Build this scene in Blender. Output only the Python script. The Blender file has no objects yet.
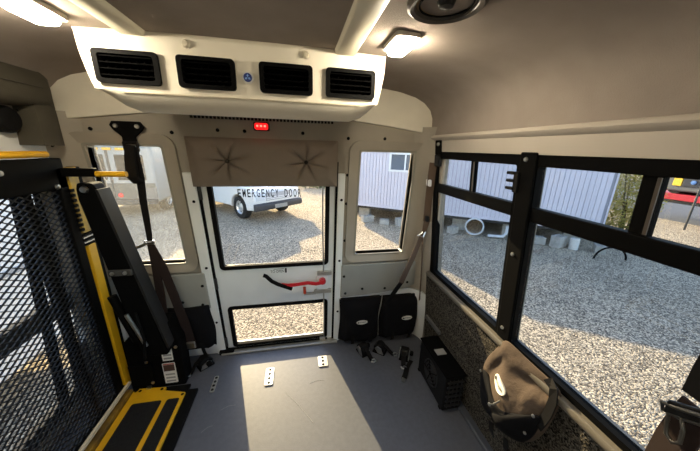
import bpy, math, random
from mathutils import Vector, Matrix
random.seed(7)
scn = bpy.context.scene
COL = scn.collection

# ------------------------------------------------------------------ camera
cam_d = bpy.data.cameras.new('camera'); cam = bpy.data.objects.new('camera', cam_d); COL.objects.link(cam)
CR = Vector((0.98141115, -0.19019530, 0.02564972)); CU = Vector((0.02933211, 0.28073046, 0.95933833)); CF = Vector((0.18966230, 0.94075297, -0.28109083))
m = Matrix.Identity(4)
for i in range(3):
    m[i][0] = CR[i]; m[i][1] = CU[i]; m[i][2] = -CF[i]
m[0][3], m[1][3], m[2][3] = 0.1632, -1.81826, 1.52263
cam.matrix_world = m
cam_d.sensor_fit = 'HORIZONTAL'; cam_d.sensor_width = 36; cam_d.lens = 13.534; cam_d.clip_start = 0.02; cam_d.clip_end = 300
scn.camera = cam

# ------------------------------------------------------------------ sky, sun, exposure
SUN_EL, SUN_AZ = math.radians(21), math.radians(-15.5)
w = bpy.data.worlds.new('sky'); scn.world = w; w.use_nodes = True
nt = w.node_tree; bgn = nt.nodes['Background']
sky = nt.nodes.new('ShaderNodeTexSky'); sky.sky_type = 'NISHITA'; sky.sun_disc = False
sky.sun_elevation = SUN_EL; sky.sun_rotation = SUN_AZ
nt.links.new(sky.outputs[0], bgn.inputs[0]); bgn.inputs[1].default_value = 0.9
sd = bpy.data.lights.new('sun', 'SUN'); sun = bpy.data.objects.new('sun', sd); COL.objects.link(sun)
sd.energy = 20.0; sd.color = (1, .79, .45); sd.angle = math.radians(.55)
to_sun = Vector((math.sin(SUN_AZ)*math.cos(SUN_EL), math.cos(SUN_AZ)*math.cos(SUN_EL), math.sin(SUN_EL)))
sun.rotation_euler = to_sun.to_track_quat('Z', 'Y').to_euler(); sun.location = (-6, 20, 12)
scn.view_settings.view_transform = 'Standard'; scn.view_settings.look = 'None'
scn.view_settings.exposure = 0.0; scn.view_settings.gamma = 1; scn.view_settings.use_curve_mapping = False
LAMP_STRENGTH = 195.0

# ------------------------------------------------------------------ materials
def lin(c):
    return tuple(((x/255)/12.92 if x/255 <= .04045 else ((x/255+.055)/1.055)**2.4) for x in c)
MATS = {}
def mat(name, rgb, rough=.6, metal=0, var=.0, vscale=20, bump=0, bscale=60, spec=.5, rgb2=None, emit=0, detail=4, wave=None):
    """procedural principled material: noise colour variation between rgb and rgb2, noise bump"""
    if name in MATS: return MATS[name]
    M = bpy.data.materials.new(name); M.use_nodes = True; t = M.node_tree; b = t.nodes['Principled BSDF']
    c = lin(rgb); b.inputs['Roughness'].default_value = rough; b.inputs['Metallic'].default_value = metal
    b.inputs['Specular IOR Level'].default_value = spec
    b.inputs['Base Color'].default_value = (*c, 1)
    tc = t.nodes.new('ShaderNodeTexCoord')
    if var or rgb2:
        n = t.nodes.new('ShaderNodeTexNoise'); n.inputs['Scale'].default_value = vscale; n.inputs['Detail'].default_value = detail
        t.links.new(tc.outputs['Object'], n.inputs['Vector'])
        r = t.nodes.new('ShaderNodeValToRGB'); r.color_ramp.elements[0].position = .35; r.color_ramp.elements[1].position = .65
        c2 = lin(rgb2) if rgb2 else tuple(x*(1-var) for x in c)
        r.color_ramp.elements[0].color = (*c2, 1); r.color_ramp.elements[1].color = (*c, 1)
        t.links.new(n.outputs[0], r.inputs[0]); t.links.new(r.outputs[0], b.inputs['Base Color'])
    if bump:
        n2 = t.nodes.new('ShaderNodeTexNoise'); n2.inputs['Scale'].default_value = bscale; n2.inputs['Detail'].default_value = 3
        t.links.new(tc.outputs['Object'], n2.inputs['Vector'])
        bp = t.nodes.new('ShaderNodeBump'); bp.inputs['Strength'].default_value = bump; bp.inputs['Distance'].default_value = .01
        t.links.new(n2.outputs[0], bp.inputs['Height']); t.links.new(bp.outputs[0], b.inputs['Normal'])
    if emit:
        b.inputs['Emission Color'].default_value = (*c, 1); b.inputs['Emission Strength'].default_value = emit
    MATS[name] = M; return M
def glass(name, tint, dirt=0, dirt_scale=160, gloss=.08):
    if name in MATS: return MATS[name]
    M = bpy.data.materials.new(name); M.use_nodes = True; t = M.node_tree
    for n in list(t.nodes): t.nodes.remove(n)
    out = t.nodes.new('ShaderNodeOutputMaterial'); tr = t.nodes.new('ShaderNodeBsdfTransparent'); tr.inputs[0].default_value = (*tint, 1)
    gl = t.nodes.new('ShaderNodeBsdfGlossy'); gl.inputs['Roughness'].default_value = .02; gl.inputs[0].default_value = (1, 1, 1, 1)
    fc = t.nodes.new('ShaderNodeLayerWeight'); fc.inputs[0].default_value = .5
    pw = t.nodes.new('ShaderNodeMath'); pw.operation = 'POWER'; pw.inputs[1].default_value = 4; t.links.new(fc.outputs['Facing'], pw.inputs[0])
    lw = t.nodes.new('ShaderNodeMath'); lw.operation = 'MULTIPLY_ADD'; lw.inputs[1].default_value = .5; lw.inputs[2].default_value = .02; t.links.new(pw.outputs[0], lw.inputs[0])
    mx = t.nodes.new('ShaderNodeMixShader'); t.links.new(lw.outputs[0], mx.inputs[0]); t.links.new(tr.outputs[0], mx.inputs[1]); t.links.new(gl.outputs[0], mx.inputs[2])
    last = mx
    if dirt:
        tc = t.nodes.new('ShaderNodeTexCoord'); n = t.nodes.new('ShaderNodeTexNoise'); n.inputs['Scale'].default_value = dirt_scale; n.inputs['Detail'].default_value = 5
        n3 = t.nodes.new('ShaderNodeTexNoise'); n3.inputs['Scale'].default_value = 6
        t.links.new(tc.outputs['Object'], n.inputs['Vector']); t.links.new(tc.outputs['Object'], n3.inputs['Vector'])
        r = t.nodes.new('ShaderNodeMapRange'); r.inputs[1].default_value = .56; r.inputs[2].default_value = .70; r.inputs[4].default_value = dirt
        t.links.new(n.outputs[0], r.inputs[0])
        mul = t.nodes.new('ShaderNodeMath'); mul.operation = 'MULTIPLY_ADD'; mul.inputs[2].default_value = dirt*.05
        t.links.new(r.outputs[0], mul.inputs[0]); t.links.new(n3.outputs[0], mul.inputs[1])
        tl = t.nodes.new('ShaderNodeBsdfTranslucent'); tl.inputs[0].default_value = (.75, .72, .66, 1)
        m2 = t.nodes.new('ShaderNodeMixShader'); t.links.new(mul.outputs[0], m2.inputs[0]); t.links.new(mx.outputs[0], m2.inputs[1]); t.links.new(tl.outputs[0], m2.inputs[2])
        last = m2
    t.links.new(last.outputs[0], out.inputs[0]); MATS[name] = M; return M
def gravel_mat():
    M = bpy.data.materials.new('gravel'); M.use_nodes = True; t = M.node_tree; b = t.nodes['Principled BSDF']
    b.inputs['Roughness'].default_value = .95; b.inputs['Specular IOR Level'].default_value = .1
    tc = t.nodes.new('ShaderNodeTexCoord')
    v = t.nodes.new('ShaderNodeTexVoronoi'); v.inputs['Scale'].default_value = 60; t.links.new(tc.outputs['Object'], v.inputs['Vector'])
    r = t.nodes.new('ShaderNodeValToRGB'); e = r.color_ramp.elements
    e[0].position = .1; e[0].color = (*lin((90, 83, 74)), 1); e[1].position = .9; e[1].color = (*lin((220, 204, 178)), 1)
    k = r.color_ramp.elements.new(.5); k.color = (*lin((154, 143, 126)), 1)
    sp = t.nodes.new('ShaderNodeSeparateColor'); t.links.new(v.outputs['Color'], sp.inputs[0]); t.links.new(sp.outputs[0], r.inputs[0])
    n = t.nodes.new('ShaderNodeTexNoise'); n.inputs['Scale'].default_value = .7; t.links.new(tc.outputs['Object'], n.inputs['Vector'])
    mr = t.nodes.new('ShaderNodeMapRange'); mr.inputs[1].default_value = .3; mr.inputs[2].default_value = .7; mr.inputs[3].default_value = .8; mr.inputs[4].default_value = 1.08
    t.links.new(n.outputs[0], mr.inputs[0])
    mu = t.nodes.new('ShaderNodeMix'); mu.data_type = 'RGBA'; mu.blend_type = 'MULTIPLY'; mu.inputs[0].default_value = 1
    t.links.new(r.outputs[0], mu.inputs[6]); t.links.new(mr.outputs[0], mu.inputs[7]); t.links.new(mu.outputs[2], b.inputs['Base Color'])
    bp = t.nodes.new('ShaderNodeBump'); bp.inputs['Strength'].default_value = .6; bp.inputs['Distance'].default_value = .02; bp.invert = True
    t.links.new(v.outputs['Distance'], bp.inputs['Height']); t.links.new(bp.outputs[0], b.inputs['Normal'])
    return M
def carpet_mat():
    M = bpy.data.materials.new('speckled_carpet'); M.use_nodes = True; t = M.node_tree; b = t.nodes['Principled BSDF']
    b.inputs['Roughness'].default_value = 1; b.inputs['Specular IOR Level'].default_value = .05; b.inputs['Sheen Weight'].default_value = .05; b.inputs['Sheen Roughness'].default_value = .5; b.inputs['Sheen Tint'].default_value = (.5, .47, .42, 1)
    tc = t.nodes.new('ShaderNodeTexCoord'); v = t.nodes.new('ShaderNodeTexVoronoi'); v.inputs['Scale'].default_value = 170
    t.links.new(tc.outputs['Object'], v.inputs['Vector']); sp = t.nodes.new('ShaderNodeSeparateColor'); t.links.new(v.outputs['Color'], sp.inputs[0])
    r = t.nodes.new('ShaderNodeValToRGB'); e = r.color_ramp.elements; e[0].position = .1; e[0].color = (*lin((8, 8, 8)), 1); e[1].position = .95; e[1].color = (*lin((92, 87, 78)), 1)
    t.links.new(sp.outputs[0], r.inputs[0]); t.links.new(r.outputs[0], b.inputs['Base Color'])
    bp = t.nodes.new('ShaderNodeBump'); bp.inputs['Strength'].default_value = .5; bp.inputs['Distance'].default_value = .004
    t.links.new(v.outputs['Distance'], bp.inputs['Height']); t.links.new(bp.outputs[0], b.inputs['Normal'])
    return M

GRAVEL = gravel_mat(); CARPET = carpet_mat()
GREY = mat('grey_fibreglass', (160, 152, 138), .5, var=.12, vscale=5, bump=.08, bscale=250)
WHITE = mat('white_paint', (232, 234, 231), .4, var=.08, vscale=6)
CREAM = mat('cream_fibreglass', (230, 223, 204), .45, var=.1, vscale=5)
CEIL = mat('ceiling_fabric', (150, 139, 130), .95, var=.1, vscale=9, bump=.25, bscale=400, spec=.1)
VINYL = mat('floor_vinyl', (85, 88, 96), .5, var=.14, vscale=40, bump=.06, bscale=160)
PAD = mat('padding_vinyl', (146, 132, 118), .75, var=.08, vscale=10, bump=.1, bscale=300, spec=.3)
PADG = mat('valance_vinyl', (72, 68, 57), .8, var=.12, vscale=7, bump=.1, bscale=200, spec=.3)
BLACK = mat('black_aluminium', (11, 11, 11), .6, var=.1, spec=.04)
RUBBER = mat('black_rubber', (12, 12, 12), .8, spec=.1)
PLASTIC = mat('black_plastic', (14, 14, 15), .55, spec=.2)
WEB = mat('black_webbing', (17, 16, 16), .9, spec=.2)
WEBB = mat('brown_webbing', (38, 29, 27), .9, spec=.2)
WEBT = mat('tan_webbing', (92, 76, 64), .9, spec=.2)
CANVAS = mat('bag_canvas', (84, 73, 64), .95, var=.25, vscale=12, bump=.35, bscale=40, spec=.1)
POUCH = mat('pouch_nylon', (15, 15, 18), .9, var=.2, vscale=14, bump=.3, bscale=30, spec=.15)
STEEL = mat('bright_steel', (200, 200, 196), .3, metal=1)
ALU = mat('aluminium', (190, 188, 180), .45, metal=.8, var=.1)
YELLOW = mat('safety_yellow', (226, 172, 18), .5, var=.12, vscale=14)
YWORN = mat('worn_yellow', (206, 164, 36), .6, rgb2=(150, 124, 60), vscale=16)
GRIT = mat('grit_pad', (38, 38, 38), 1, var=.3, vscale=90, bump=.3, bscale=300, spec=.1)
RED = mat('red_lever', (190, 24, 34), .4)
LABEL = mat('white_label', (225, 222, 212), .6)
LABELG = mat('grey_print', (150, 148, 142), .7)
INK = mat('black_print', (12, 12, 12), .6)
TINT = glass('tinted_glass', (.72, .73, .74))
CLEAR = glass('clear_glass', (.9, .905, .905))
DOORG = glass('door_glass', (.84, .84, .84))
DIRTY = glass('dirty_glass', (.82, .83, .83), dirt=.3, dirt_scale=260)
SMEAR = glass('smeared_glass', (.82, .82, .82), dirt=.03, dirt_scale=70)

# ------------------------------------------------------------------ mesh helpers
class MB:
    def __init__(s): s.v = []; s.f = []
    def poly(s, pts):
        b = len(s.v); s.v += [tuple(p) for p in pts]; s.f.append(tuple(range(b, b+len(pts)))); return s
    def hexa(s, p):
        b = len(s.v); s.v += [tuple(q) for q in p]
        s.f += [tuple(b+i for i in q) for q in ((0, 3, 2, 1), (4, 5, 6, 7), (0, 1, 5, 4), (1, 2, 6, 5), (2, 3, 7, 6), (3, 0, 4, 7))]; return s
    def box(s, x0, x1, y0, y1, z0, z1):
        return s.hexa([(x0, y0, z0), (x1, y0, z0), (x1, y1, z0), (x0, y1, z0), (x0, y0, z1), (x1, y0, z1), (x1, y1, z1), (x0, y1, z1)])
    def fbox(s, fn, u0, u1, v0, v1, d0, d1):
        return s.hexa([fn(u0, v0, d0), fn(u1, v0, d0), fn(u1, v1, d0), fn(u0, v1, d0), fn(u0, v0, d1), fn(u1, v0, d1), fn(u1, v1, d1), fn(u0, v1, d1)])
    def prism(s, poly, fa, fb):
        """poly: 2d points; fa, fb map (u, v) to the two end caps"""
        n = len(poly); b = len(s.v); s.v += [tuple(fa(*q)) for q in poly] + [tuple(fb(*q)) for q in poly]
        s.f.append(tuple(b+i for i in range(n))); s.f.append(tuple(b+n+i for i in reversed(range(n))))
        for i in range(n): j = (i+1) % n; s.f.append((b+i, b+n+i, b+n+j, b+j))
        return s
    def panel(s, fn, u0, u1, v0, v1, holes, d0, d1):
        us = sorted({u0, u1} | {h[i] for h in holes for i in (0, 1)}); vs = sorted({v0, v1} | {h[i] for h in holes for i in (2, 3)})
        us = [u for u in us if u0 <= u <= u1]; vs = [v for v in vs if v0 <= v <= v1]
        solid = lambda i, j: 0 <= i < len(us)-1 and 0 <= j < len(vs)-1 and not any(h[0] < (us[i]+us[i+1])/2 < h[1] and h[2] < (vs[j]+vs[j+1])/2 < h[3] for h in holes)
        idx = {}
        def vi(i, j, k):
            if (i, j, k) not in idx: idx[(i, j, k)] = len(s.v); s.v.append(tuple(fn(us[i], vs[j], (d0, d1)[k])))
            return idx[(i, j, k)]
        for i in range(len(us)-1):
            for j in range(len(vs)-1):
                if not solid(i, j): continue
                s.f.append((vi(i, j, 1), vi(i+1, j, 1), vi(i+1, j+1, 1), vi(i, j+1, 1))); s.f.append((vi(i, j, 0), vi(i, j+1, 0), vi(i+1, j+1, 0), vi(i+1, j, 0)))
                for (di, dj, a, c) in ((-1, 0, (i, j), (i, j+1)), (1, 0, (i+1, j), (i+1, j+1)), (0, -1, (i, j), (i+1, j)), (0, 1, (i, j+1), (i+1, j+1))):
                    if not solid(i+di, j+dj): s.f.append((vi(*a, 0), vi(*c, 0), vi(*c, 1), vi(*a, 1)))
        return s
    def ring(s, fn, o, i, ro, ri, d0, d1, n=5, dm=None):
        """rounded frame between outer rect o and inner rect i (u0, u1, v0, v1); dm: depth at the inner edge"""
        L = [rrect(*o, ro, n), rrect(*i, ri, n)]; N = len(L[0]); b = len(s.v); dm = d1 if dm is None else dm
        for lp, d in ((L[0], d0), (L[0], d1), (L[1], dm), (L[1], d0)): s.v += [tuple(fn(u, v, d)) for u, v in lp]
        for k in range(4):
            for q in range(N):
                r = (q+1) % N; s.f.append((b+k*N+q, b+k*N+r, b+((k+1) % 4)*N+r, b+((k+1) % 4)*N+q))
        return s
    def rplate(s, fn, o, r, d0, d1, n=5):
        return s.prism(rrect(*o, r, n), lambda u, v: fn(u, v, d0), lambda u, v: fn(u, v, d1))
    def tube(s, pts, r, n=8, closed=False, cap=True):
        pts = [Vector(p) for p in pts]; b = len(s.v); N = len(pts); up = None
        rs = r if isinstance(r, (list, tuple)) else [r]*N
        for i, p in enumerate(pts):
            a = pts[(i-1) % N] if (i > 0 or closed) else p; c = pts[(i+1) % N] if (i < N-1 or closed) else p
            t = (c-a).normalized()
            if up is None: up = t.orthogonal().normalized()
            up = (up - t*up.dot(t)).normalized(); sd = t.cross(up)
            for k in range(n):
                an = 2*math.pi*k/n; s.v.append(tuple(p+(up*math.cos(an)+sd*math.sin(an))*rs[i]))
        for i in range(N if closed else N-1):
            j = (i+1) % N
            for k in range(n): l = (k+1) % n; s.f.append((b+i*n+k, b+i*n+l, b+j*n+l, b+j*n+k))
        if cap and not closed: s.f.append(tuple(b+k for k in reversed(range(n)))); s.f.append(tuple(b+(N-1)*n+k for k in range(n)))
        return s
    def cyl(s, a, c, r, n=16): return s.tube([a, c], r, n)
    def ribbon(s, pts, wid, thick, wdir):
        """strap: points down the middle, width along wdir (a vector or one per point), thickness square to it"""
        pts = [Vector(p) for p in pts]; b = len(s.v); N = len(pts)
        for i, p in enumerate(pts):
            t = (pts[min(i+1, N-1)]-pts[max(i-1, 0)]).normalized(); wv = Vector(wdir[i] if isinstance(wdir, list) else wdir); wv = (wv-t*wv.dot(t)).normalized()
            nn = t.cross(wv); ww = wid[i] if isinstance(wid, list) else wid
            for a, c in ((-1, -1), (1, -1), (1, 1), (-1, 1)): s.v.append(tuple(p+wv*(a*ww/2)+nn*(c*thick/2)))
        for i in range(N-1):
            for k in range(4): l = (k+1) % 4; s.f.append((b+i*4+k, b+i*4+l, b+i*4+4+l, b+i*4+4+k))
        s.f.append((b, b+3, b+2, b+1)); s.f.append(tuple(b+(N-1)*4+k for k in range(4))); return s
    def lathe(s, prof, origin, axis, n=24, closed=False):
        ax = Vector(axis).normalized(); u = ax.orthogonal().normalized(); w_ = ax.cross(u); o = Vector(origin); b = len(s.v); N = len(prof)
        for r, h in prof:
            for k in range(n): an = 2*math.pi*k/n; s.v.append(tuple(o+ax*h+(u*math.cos(an)+w_*math.sin(an))*r))
        for i in range(N if closed else N-1):
            j = (i+1) % N
            for k in range(n): l = (k+1) % n; s.f.append((b+i*n+k, b+i*n+l, b+j*n+l, b+j*n+k))
        return s
    def loft(s, loops, cap=True):
        n = len(loops[0]); b = len(s.v)
        for lp in loops: s.v += [tuple(p) for p in lp]
        for i in range(len(loops)-1):
            for k in range(n): l = (k+1) % n; s.f.append((b+i*n+k, b+i*n+l, b+i*n+n+l, b+i*n+n+k))
        if cap: s.f.append(tuple(b+k for k in reversed(range(n)))); s.f.append(tuple(b+(len(loops)-1)*n+k for k in range(n)))
        return s
    def grid(s, rows):
        b = len(s.v); n = len(rows[0])
        for r in rows: s.v += [tuple(p) for p in r]
        for i in range(len(rows)-1):
            for k in range(n-1): s.f.append((b+i*n+k, b+i*n+k+1, b+i*n+n+k+1, b+i*n+n+k))
        return s
    def build(s, name, material, parent=None, smooth=None, bevel=0, fix=True, seg=2):
        me = bpy.data.meshes.new(name); me.from_pydata(s.v, [], s.f); me.validate()
        if fix:
            import bmesh
            bm = bmesh.new(); bm.from_mesh(me); bmesh.ops.recalc_face_normals(bm, faces=bm.faces); bm.to_mesh(me); bm.free()
        o = bpy.data.objects.new(name, me); COL.objects.link(o); me.materials.append(material)
        if smooth is not None:
            for p in me.polygons: p.use_smooth = True
            me.set_sharp_from_angle(angle=math.radians(smooth))
        if bevel:
            md = o.modifiers.new('bevel', 'BEVEL'); md.width = bevel; md.segments = seg; md.limit_method = 'ANGLE'
        if parent: adopt(o, parent)
        return o
def adopt(o, parent):
    o.parent = parent; o.matrix_parent_inverse = parent.matrix_basis.inverted()
def rrect(u0, u1, v0, v1, r, n=5):
    r = max(1e-4, min(r, (u1-u0)/2-1e-4, (v1-v0)/2-1e-4)); out = []
    for cx, cy, a0 in ((u1-r, v1-r, 0), (u0+r, v1-r, 90), (u0+r, v0+r, 180), (u1-r, v0+r, 270)):
        for k in range(n): a = math.radians(a0+90*k/(n-1)); out.append((cx+r*math.cos(a), cy+r*math.sin(a)))
    return out
def tag(o, label, cat, group=None, kind=None):
    if label: o['label'] = label
    if cat: o['category'] = cat
    if group: o['group'] = group
    if kind: o['kind'] = kind
    return o
def struct(o, label=None):
    o['kind'] = 'structure'
    if label: o['label'] = label
    return o
def empty(name, loc, rz=0):
    o = bpy.data.objects.new(name, None); COL.objects.link(o); o.location = loc; o.rotation_euler = (0, 0, rz); o.empty_display_size = .1
    bpy.context.view_layer.update(); return o
def copy_tree(o, parent=None):
    c = o.copy(); COL.objects.link(c)
    if parent: c.parent = parent
    for ch in list(o.children): copy_tree(ch, c)
    return c
def text(name, s, fn, u, v, height, depth, material, parent, width=None, thick=.0015, bold=0):
    cu = bpy.data.curves.new('t', 'FONT'); cu.body = s; cu.size = 1; cu.extrude = .001; cu.offset = bold
    o = bpy.data.objects.new('t', cu); COL.objects.link(o); bpy.context.view_layer.update()
    me = bpy.data.meshes.new_from_object(o.evaluated_get(bpy.context.evaluated_depsgraph_get()))
    bpy.data.objects.remove(o); xs = [q.co.x for q in me.vertices]; ys = [q.co.y for q in me.vertices]
    sx = (width/(max(xs)-min(xs))) if width else height/(max(ys)-min(ys)); sy = height/(max(ys)-min(ys))
    for q in me.vertices: q.co = fn(u+(q.co.x-min(xs))*sx, v+(q.co.y-min(ys))*sy, depth+(thick if q.co.z > 0 else 0))
    me.name = name; t = bpy.data.objects.new(name, me); COL.objects.link(t); me.materials.append(material)
    if parent: adopt(t, parent)
    return t

# ------------------------------------------------------------------ place frames: d grows into the cabin
KT, KW, WR, GZ = -0.11136, 0.07845, 1.137, -0.825
def rear(x, z, d=0): return Vector((x, KT*z-d, z))
def right(y, z, d=0): return Vector((WR-KW*z-d, y, z))
def left(y, z, d=0): return Vector((-(WR-KW*z-d), y, z))
FRONT = -4.6

# ================================================================== SETTING
# floor
fl = MB().box(-1.16, 1.16, FRONT, .0, -.06, 0).build('floor', VINYL); struct(fl, 'dark blue grey vinyl floor with scuffs')
def anchor(x0, x1, y0, y1):
    p = MB().rplate(lambda u, v, d: Vector((u, v, d)), (x0, x1, y0, y1), .008, 0, .006).build('anchor_plate', ALU, fl)
    cx = (x0+x1)/2
    for k in range(4 if y1-y0 > .11 else 3):
        yy = y0+(y1-y0)*(k+.5)/(4 if y1-y0 > .11 else 3)
        MB().cyl((cx, yy, .0055), (cx, yy, .0075), .009, 12).build('anchor_hole', RUBBER, p)
anchor(-.432, -.404, -.365, -.24); anchor(-.095, -.04, -.372, -.228); anchor(.272, .34, -.275, -.176)
MB().box(-.44, .44, -.05, .02, 0, .018).build('threshold_strip', ALU, fl, bevel=.005)
sc = MB()
for x, y, dx, dy in ((-.33, -.5, .08, .02), (.05, -.45, .16, -.22), (-.4, -.62, .05, .03), (.2, -.4, .1, .01)):
    sc.ribbon([(x, y, .0006), (x+dx*.5, y+dy*.5+.01, .0006), (x+dx, y+dy, .0006)], .003, .0008, (0, 1, 0))
sc.build('scuff_mark', mat('scuff', (120, 122, 126), .8), fl)

# ceiling
prof = [(.99, 1.607), (.992, 1.66), (.986, 1.71), (.965, 1.755), (.92, 1.793), (.86, 1.82), (.76, 1.843), (.66, 1.855), (.4, 1.866), (.2, 1.872), (0, 1.874)]
full = prof + [(-x, z) for x, z in reversed(prof[:-1])]
cl = MB(); loop = full + [(x*1.08, z+.08) for x, z in reversed(full)]
cl.prism(loop, lambda x, z: (x, FRONT, z), lambda x, z: (x, -.1, z))
ce = cl.build('ceiling', CEIL, smooth=35); struct(ce, 'domed taupe fabric ceiling')
for sx in (.35, -.345):
    MB().prism([(sx-.04, 1.872), (sx-.038, 1.858), (sx-.03, 1.853), (sx+.03, 1.853), (sx+.038, 1.858), (sx+.04, 1.872)],
               lambda x, z: (x, FRONT+.1, z), lambda x, z: (x, -.5, z)).build('ceiling_strip', mat('strip_cream', (206, 199, 178), .5), ce, smooth=50)

# rear wall
RW = (.553, .913, .79, 1.504); LW = (-.907, -.556, .79, 1.504)
DOOR = (-.44, .44, .0, 1.46)
wr = MB().panel(rear, -1.10, 1.10, -.45, 1.93, [RW, LW, DOOR], -.07, 0).build('wall_rear', GREY); struct(wr, 'grey moulded fibreglass rear wall')
# cream cap that follows the ceiling dome
capp = [(x*1.01, z) for x, z in full if z > 1.65]
MB().prism([(1.0, 1.622)] + capp + [(-1.0, 1.622), (-.9, 1.632), (-.72, 1.655), (-.55, 1.675), (-.40, 1.71), (.38, 1.71), (.52, 1.675), (.72, 1.655), (.9, 1.632)], lambda x, z: rear(x, z, .0), lambda x, z: rear(x, z, .018)).build('upper_cap', CREAM, wr, bevel=.004)
# lower white kick panels
MB().panel(rear, .44, 1.14, .0, .46, [], .0, .012).build('kick_panel', WHITE, wr)
MB().panel(rear, -1.14, -.44, .0, .46, [], .0, .012).build('kick_panel', WHITE, wr)
# grey mouldings around the corner windows
for sgn, Wn, nm in ((1, RW, 'window_2'), (-1, LW, 'window_1')):
    u0, u1, v0, v1 = Wn
    MB().ring(rear, (u0-.075, u1+.075, v0-.06, v1+.065), (u0-.012, u1+.012, v0-.012, v1+.012), .07, .02, .0, .022, n=6, dm=.006).build('window_moulding', GREY, wr, smooth=40)
    a, b = (.455, 1.06) if sgn > 0 else (-1.06, -.455)
    lowp = [(sgn*.455, .715), (sgn*1.06, .715), (sgn*1.06, .51), (sgn*.95, .47), (sgn*.75, .445), (sgn*.455, .43)]
    MB().prism(lowp, lambda x, z: rear(x, z, .012), lambda x, z: rear(x, z, .03)).build('apron_panel', mat('apron_grey', (150, 150, 143), .5, var=.1, vscale=5), wr, bevel=.008)
    wn = MB().ring(rear, (u0-.013, u1+.013, v0-.013, v1+.013), (u0, u1, v0, v1), .015, .012, -.06, .008).build(nm, mat('frame_grey', (140, 136, 124), .5))
    struct(wn, 'grey framed corner window ' + ('right' if sgn > 0 else 'left') + ' of the emergency door')
    MB().fbox(rear, u0, u1, v0, v1, -.045, -.04).build('pane', SMEAR if sgn > 0 else DIRTY, wn)
    # rounded corner column between rear and side wall
    def col(z, k):
        xw = WR-KW*z+.003; y0 = KT*z
        pts = []
        for q in range(7):
            a_ = math.radians(90*q/6); pts.append((sgn*(xw-.125+.125*math.sin(a_)), y0-.004-.17*(1-math.cos(a_)), z))
        pts += [(sgn*(xw+.03), y0-.18, z), (sgn*(xw+.03), y0+.0, z)]
        return pts
    MB().loft([col(.47, 0), col(1.0, 0), col(1.66, 0)]).build('corner_column', GREY, wr, smooth=40)
    MB().loft([col(0, 0), col(.46, 0)]).build('corner_column', WHITE, wr, smooth=40)
for s_ in (-1, 1): MB().fbox(rear, min(s_*.385, s_*.45), max(s_*.385, s_*.45), 1.365, 1.47, -.07, .0).build('door_header_block', GREY, wr)
# screws
for x, z in ((.47, 1.58), (.475, 1.36), (.475, 1.17), (.475, .9), (.475, .62), (.49, .47), (.62, .5), (.8, .49), (.98, .53), (.98, 1.56), (.7, 1.585),
             (-.49, 1.58), (-.49, 1.36), (-.49, 1.2), (-.48, .9), (-.48, .62), (-.5, .47), (-.62, .5), (-.86, 1.585), (-.12, 1.60), (.2, 1.60), (-.26, 1.60)):
    d = .03 if z < .7 else .0
    MB().lathe([(0, .007), (.008, .006), (.01, 0)], rear(x, z, d), (0, -1, 0), 10).build('screw', RUBBER, wr, smooth=40)

# door jambs
for s in (-1, 1):
    j = MB().fbox(rear, min(s*.412, s*(.474 if s < 0 else .458)), max(s*.412, s*(.474 if s < 0 else .458)), .0, 1.37, -.07, .022).build('trim_1' if s < 0 else 'trim_2', WHITE, bevel=.006)
    struct(j, 'white steel door jamb')
    MB().fbox(rear, min(s*.398, s*.413), max(s*.398, s*.413), .02, 1.44, -.05, .012).build('door_seal', RUBBER, j)
    for z in (1.2, .75, .3): MB().lathe([(0, .006), (.007, .005), (.009, 0)], rear(s*.438, z, .022), (0, -1, 0), 10).build('screw', RUBBER, j, smooth=40)

# emergency door
DW = (-.335, .335, .745, 1.36); DL = (-.33, .332, .062, .39)
door = MB().panel(rear, -.4, .4, .02, 1.45, [(-.345, .345, .735, 1.37), (-.34, .342, .052, .40)], -.045, -.002).build('door_1', mat('door_paint', (228, 231, 230), .4, var=.07, vscale=5), bevel=.002)
struct(door, 'pale grey emergency exit door with two windows')
MB().ring(rear, (-.362, .362, .717, 1.385), (-.335, .335, .745, 1.36), .03, .012, -.02, .008).build('window_gasket', RUBBER, door, smooth=40)
MB().ring(rear, (-.357, .361, .036, .413), (-.332, .334, .062, .388), .025, .012, -.02, .008).build('window_gasket', RUBBER, door, smooth=40)
pane = MB().fbox(rear, -.34, .34, .74, 1.366, -.026, -.021).build('pane', DOORG, door)
MB().fbox(rear, -.336, .338, .058, .392, -.026, -.021).build('pane', DOORG, door)
word = 'EMERGENCY DOOR'; u = -.2; stepu = .383/13.75
for k, ch in enumerate(word):
    if ch != ' ':
        text('letter', ch, rear, u, 1.216, .052, -.0205, INK, pane, width=stepu*.68, bold=.014)
    u += stepu
# decal
dec = text('opening_decal', 'TO OPEN', rear, -.042, .672, .02, -.0015, mat('decal_ink', (70, 70, 70), .6), door, width=.092)
MB().fbox(rear, .056, .068, .668, .704, -.002, -.0005).build('decal_mark', INK, dec)
MB().fbox(rear, -.02, .05, .698, .703, -.002, -.0008).build('decal_line', LABELG, dec)
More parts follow.
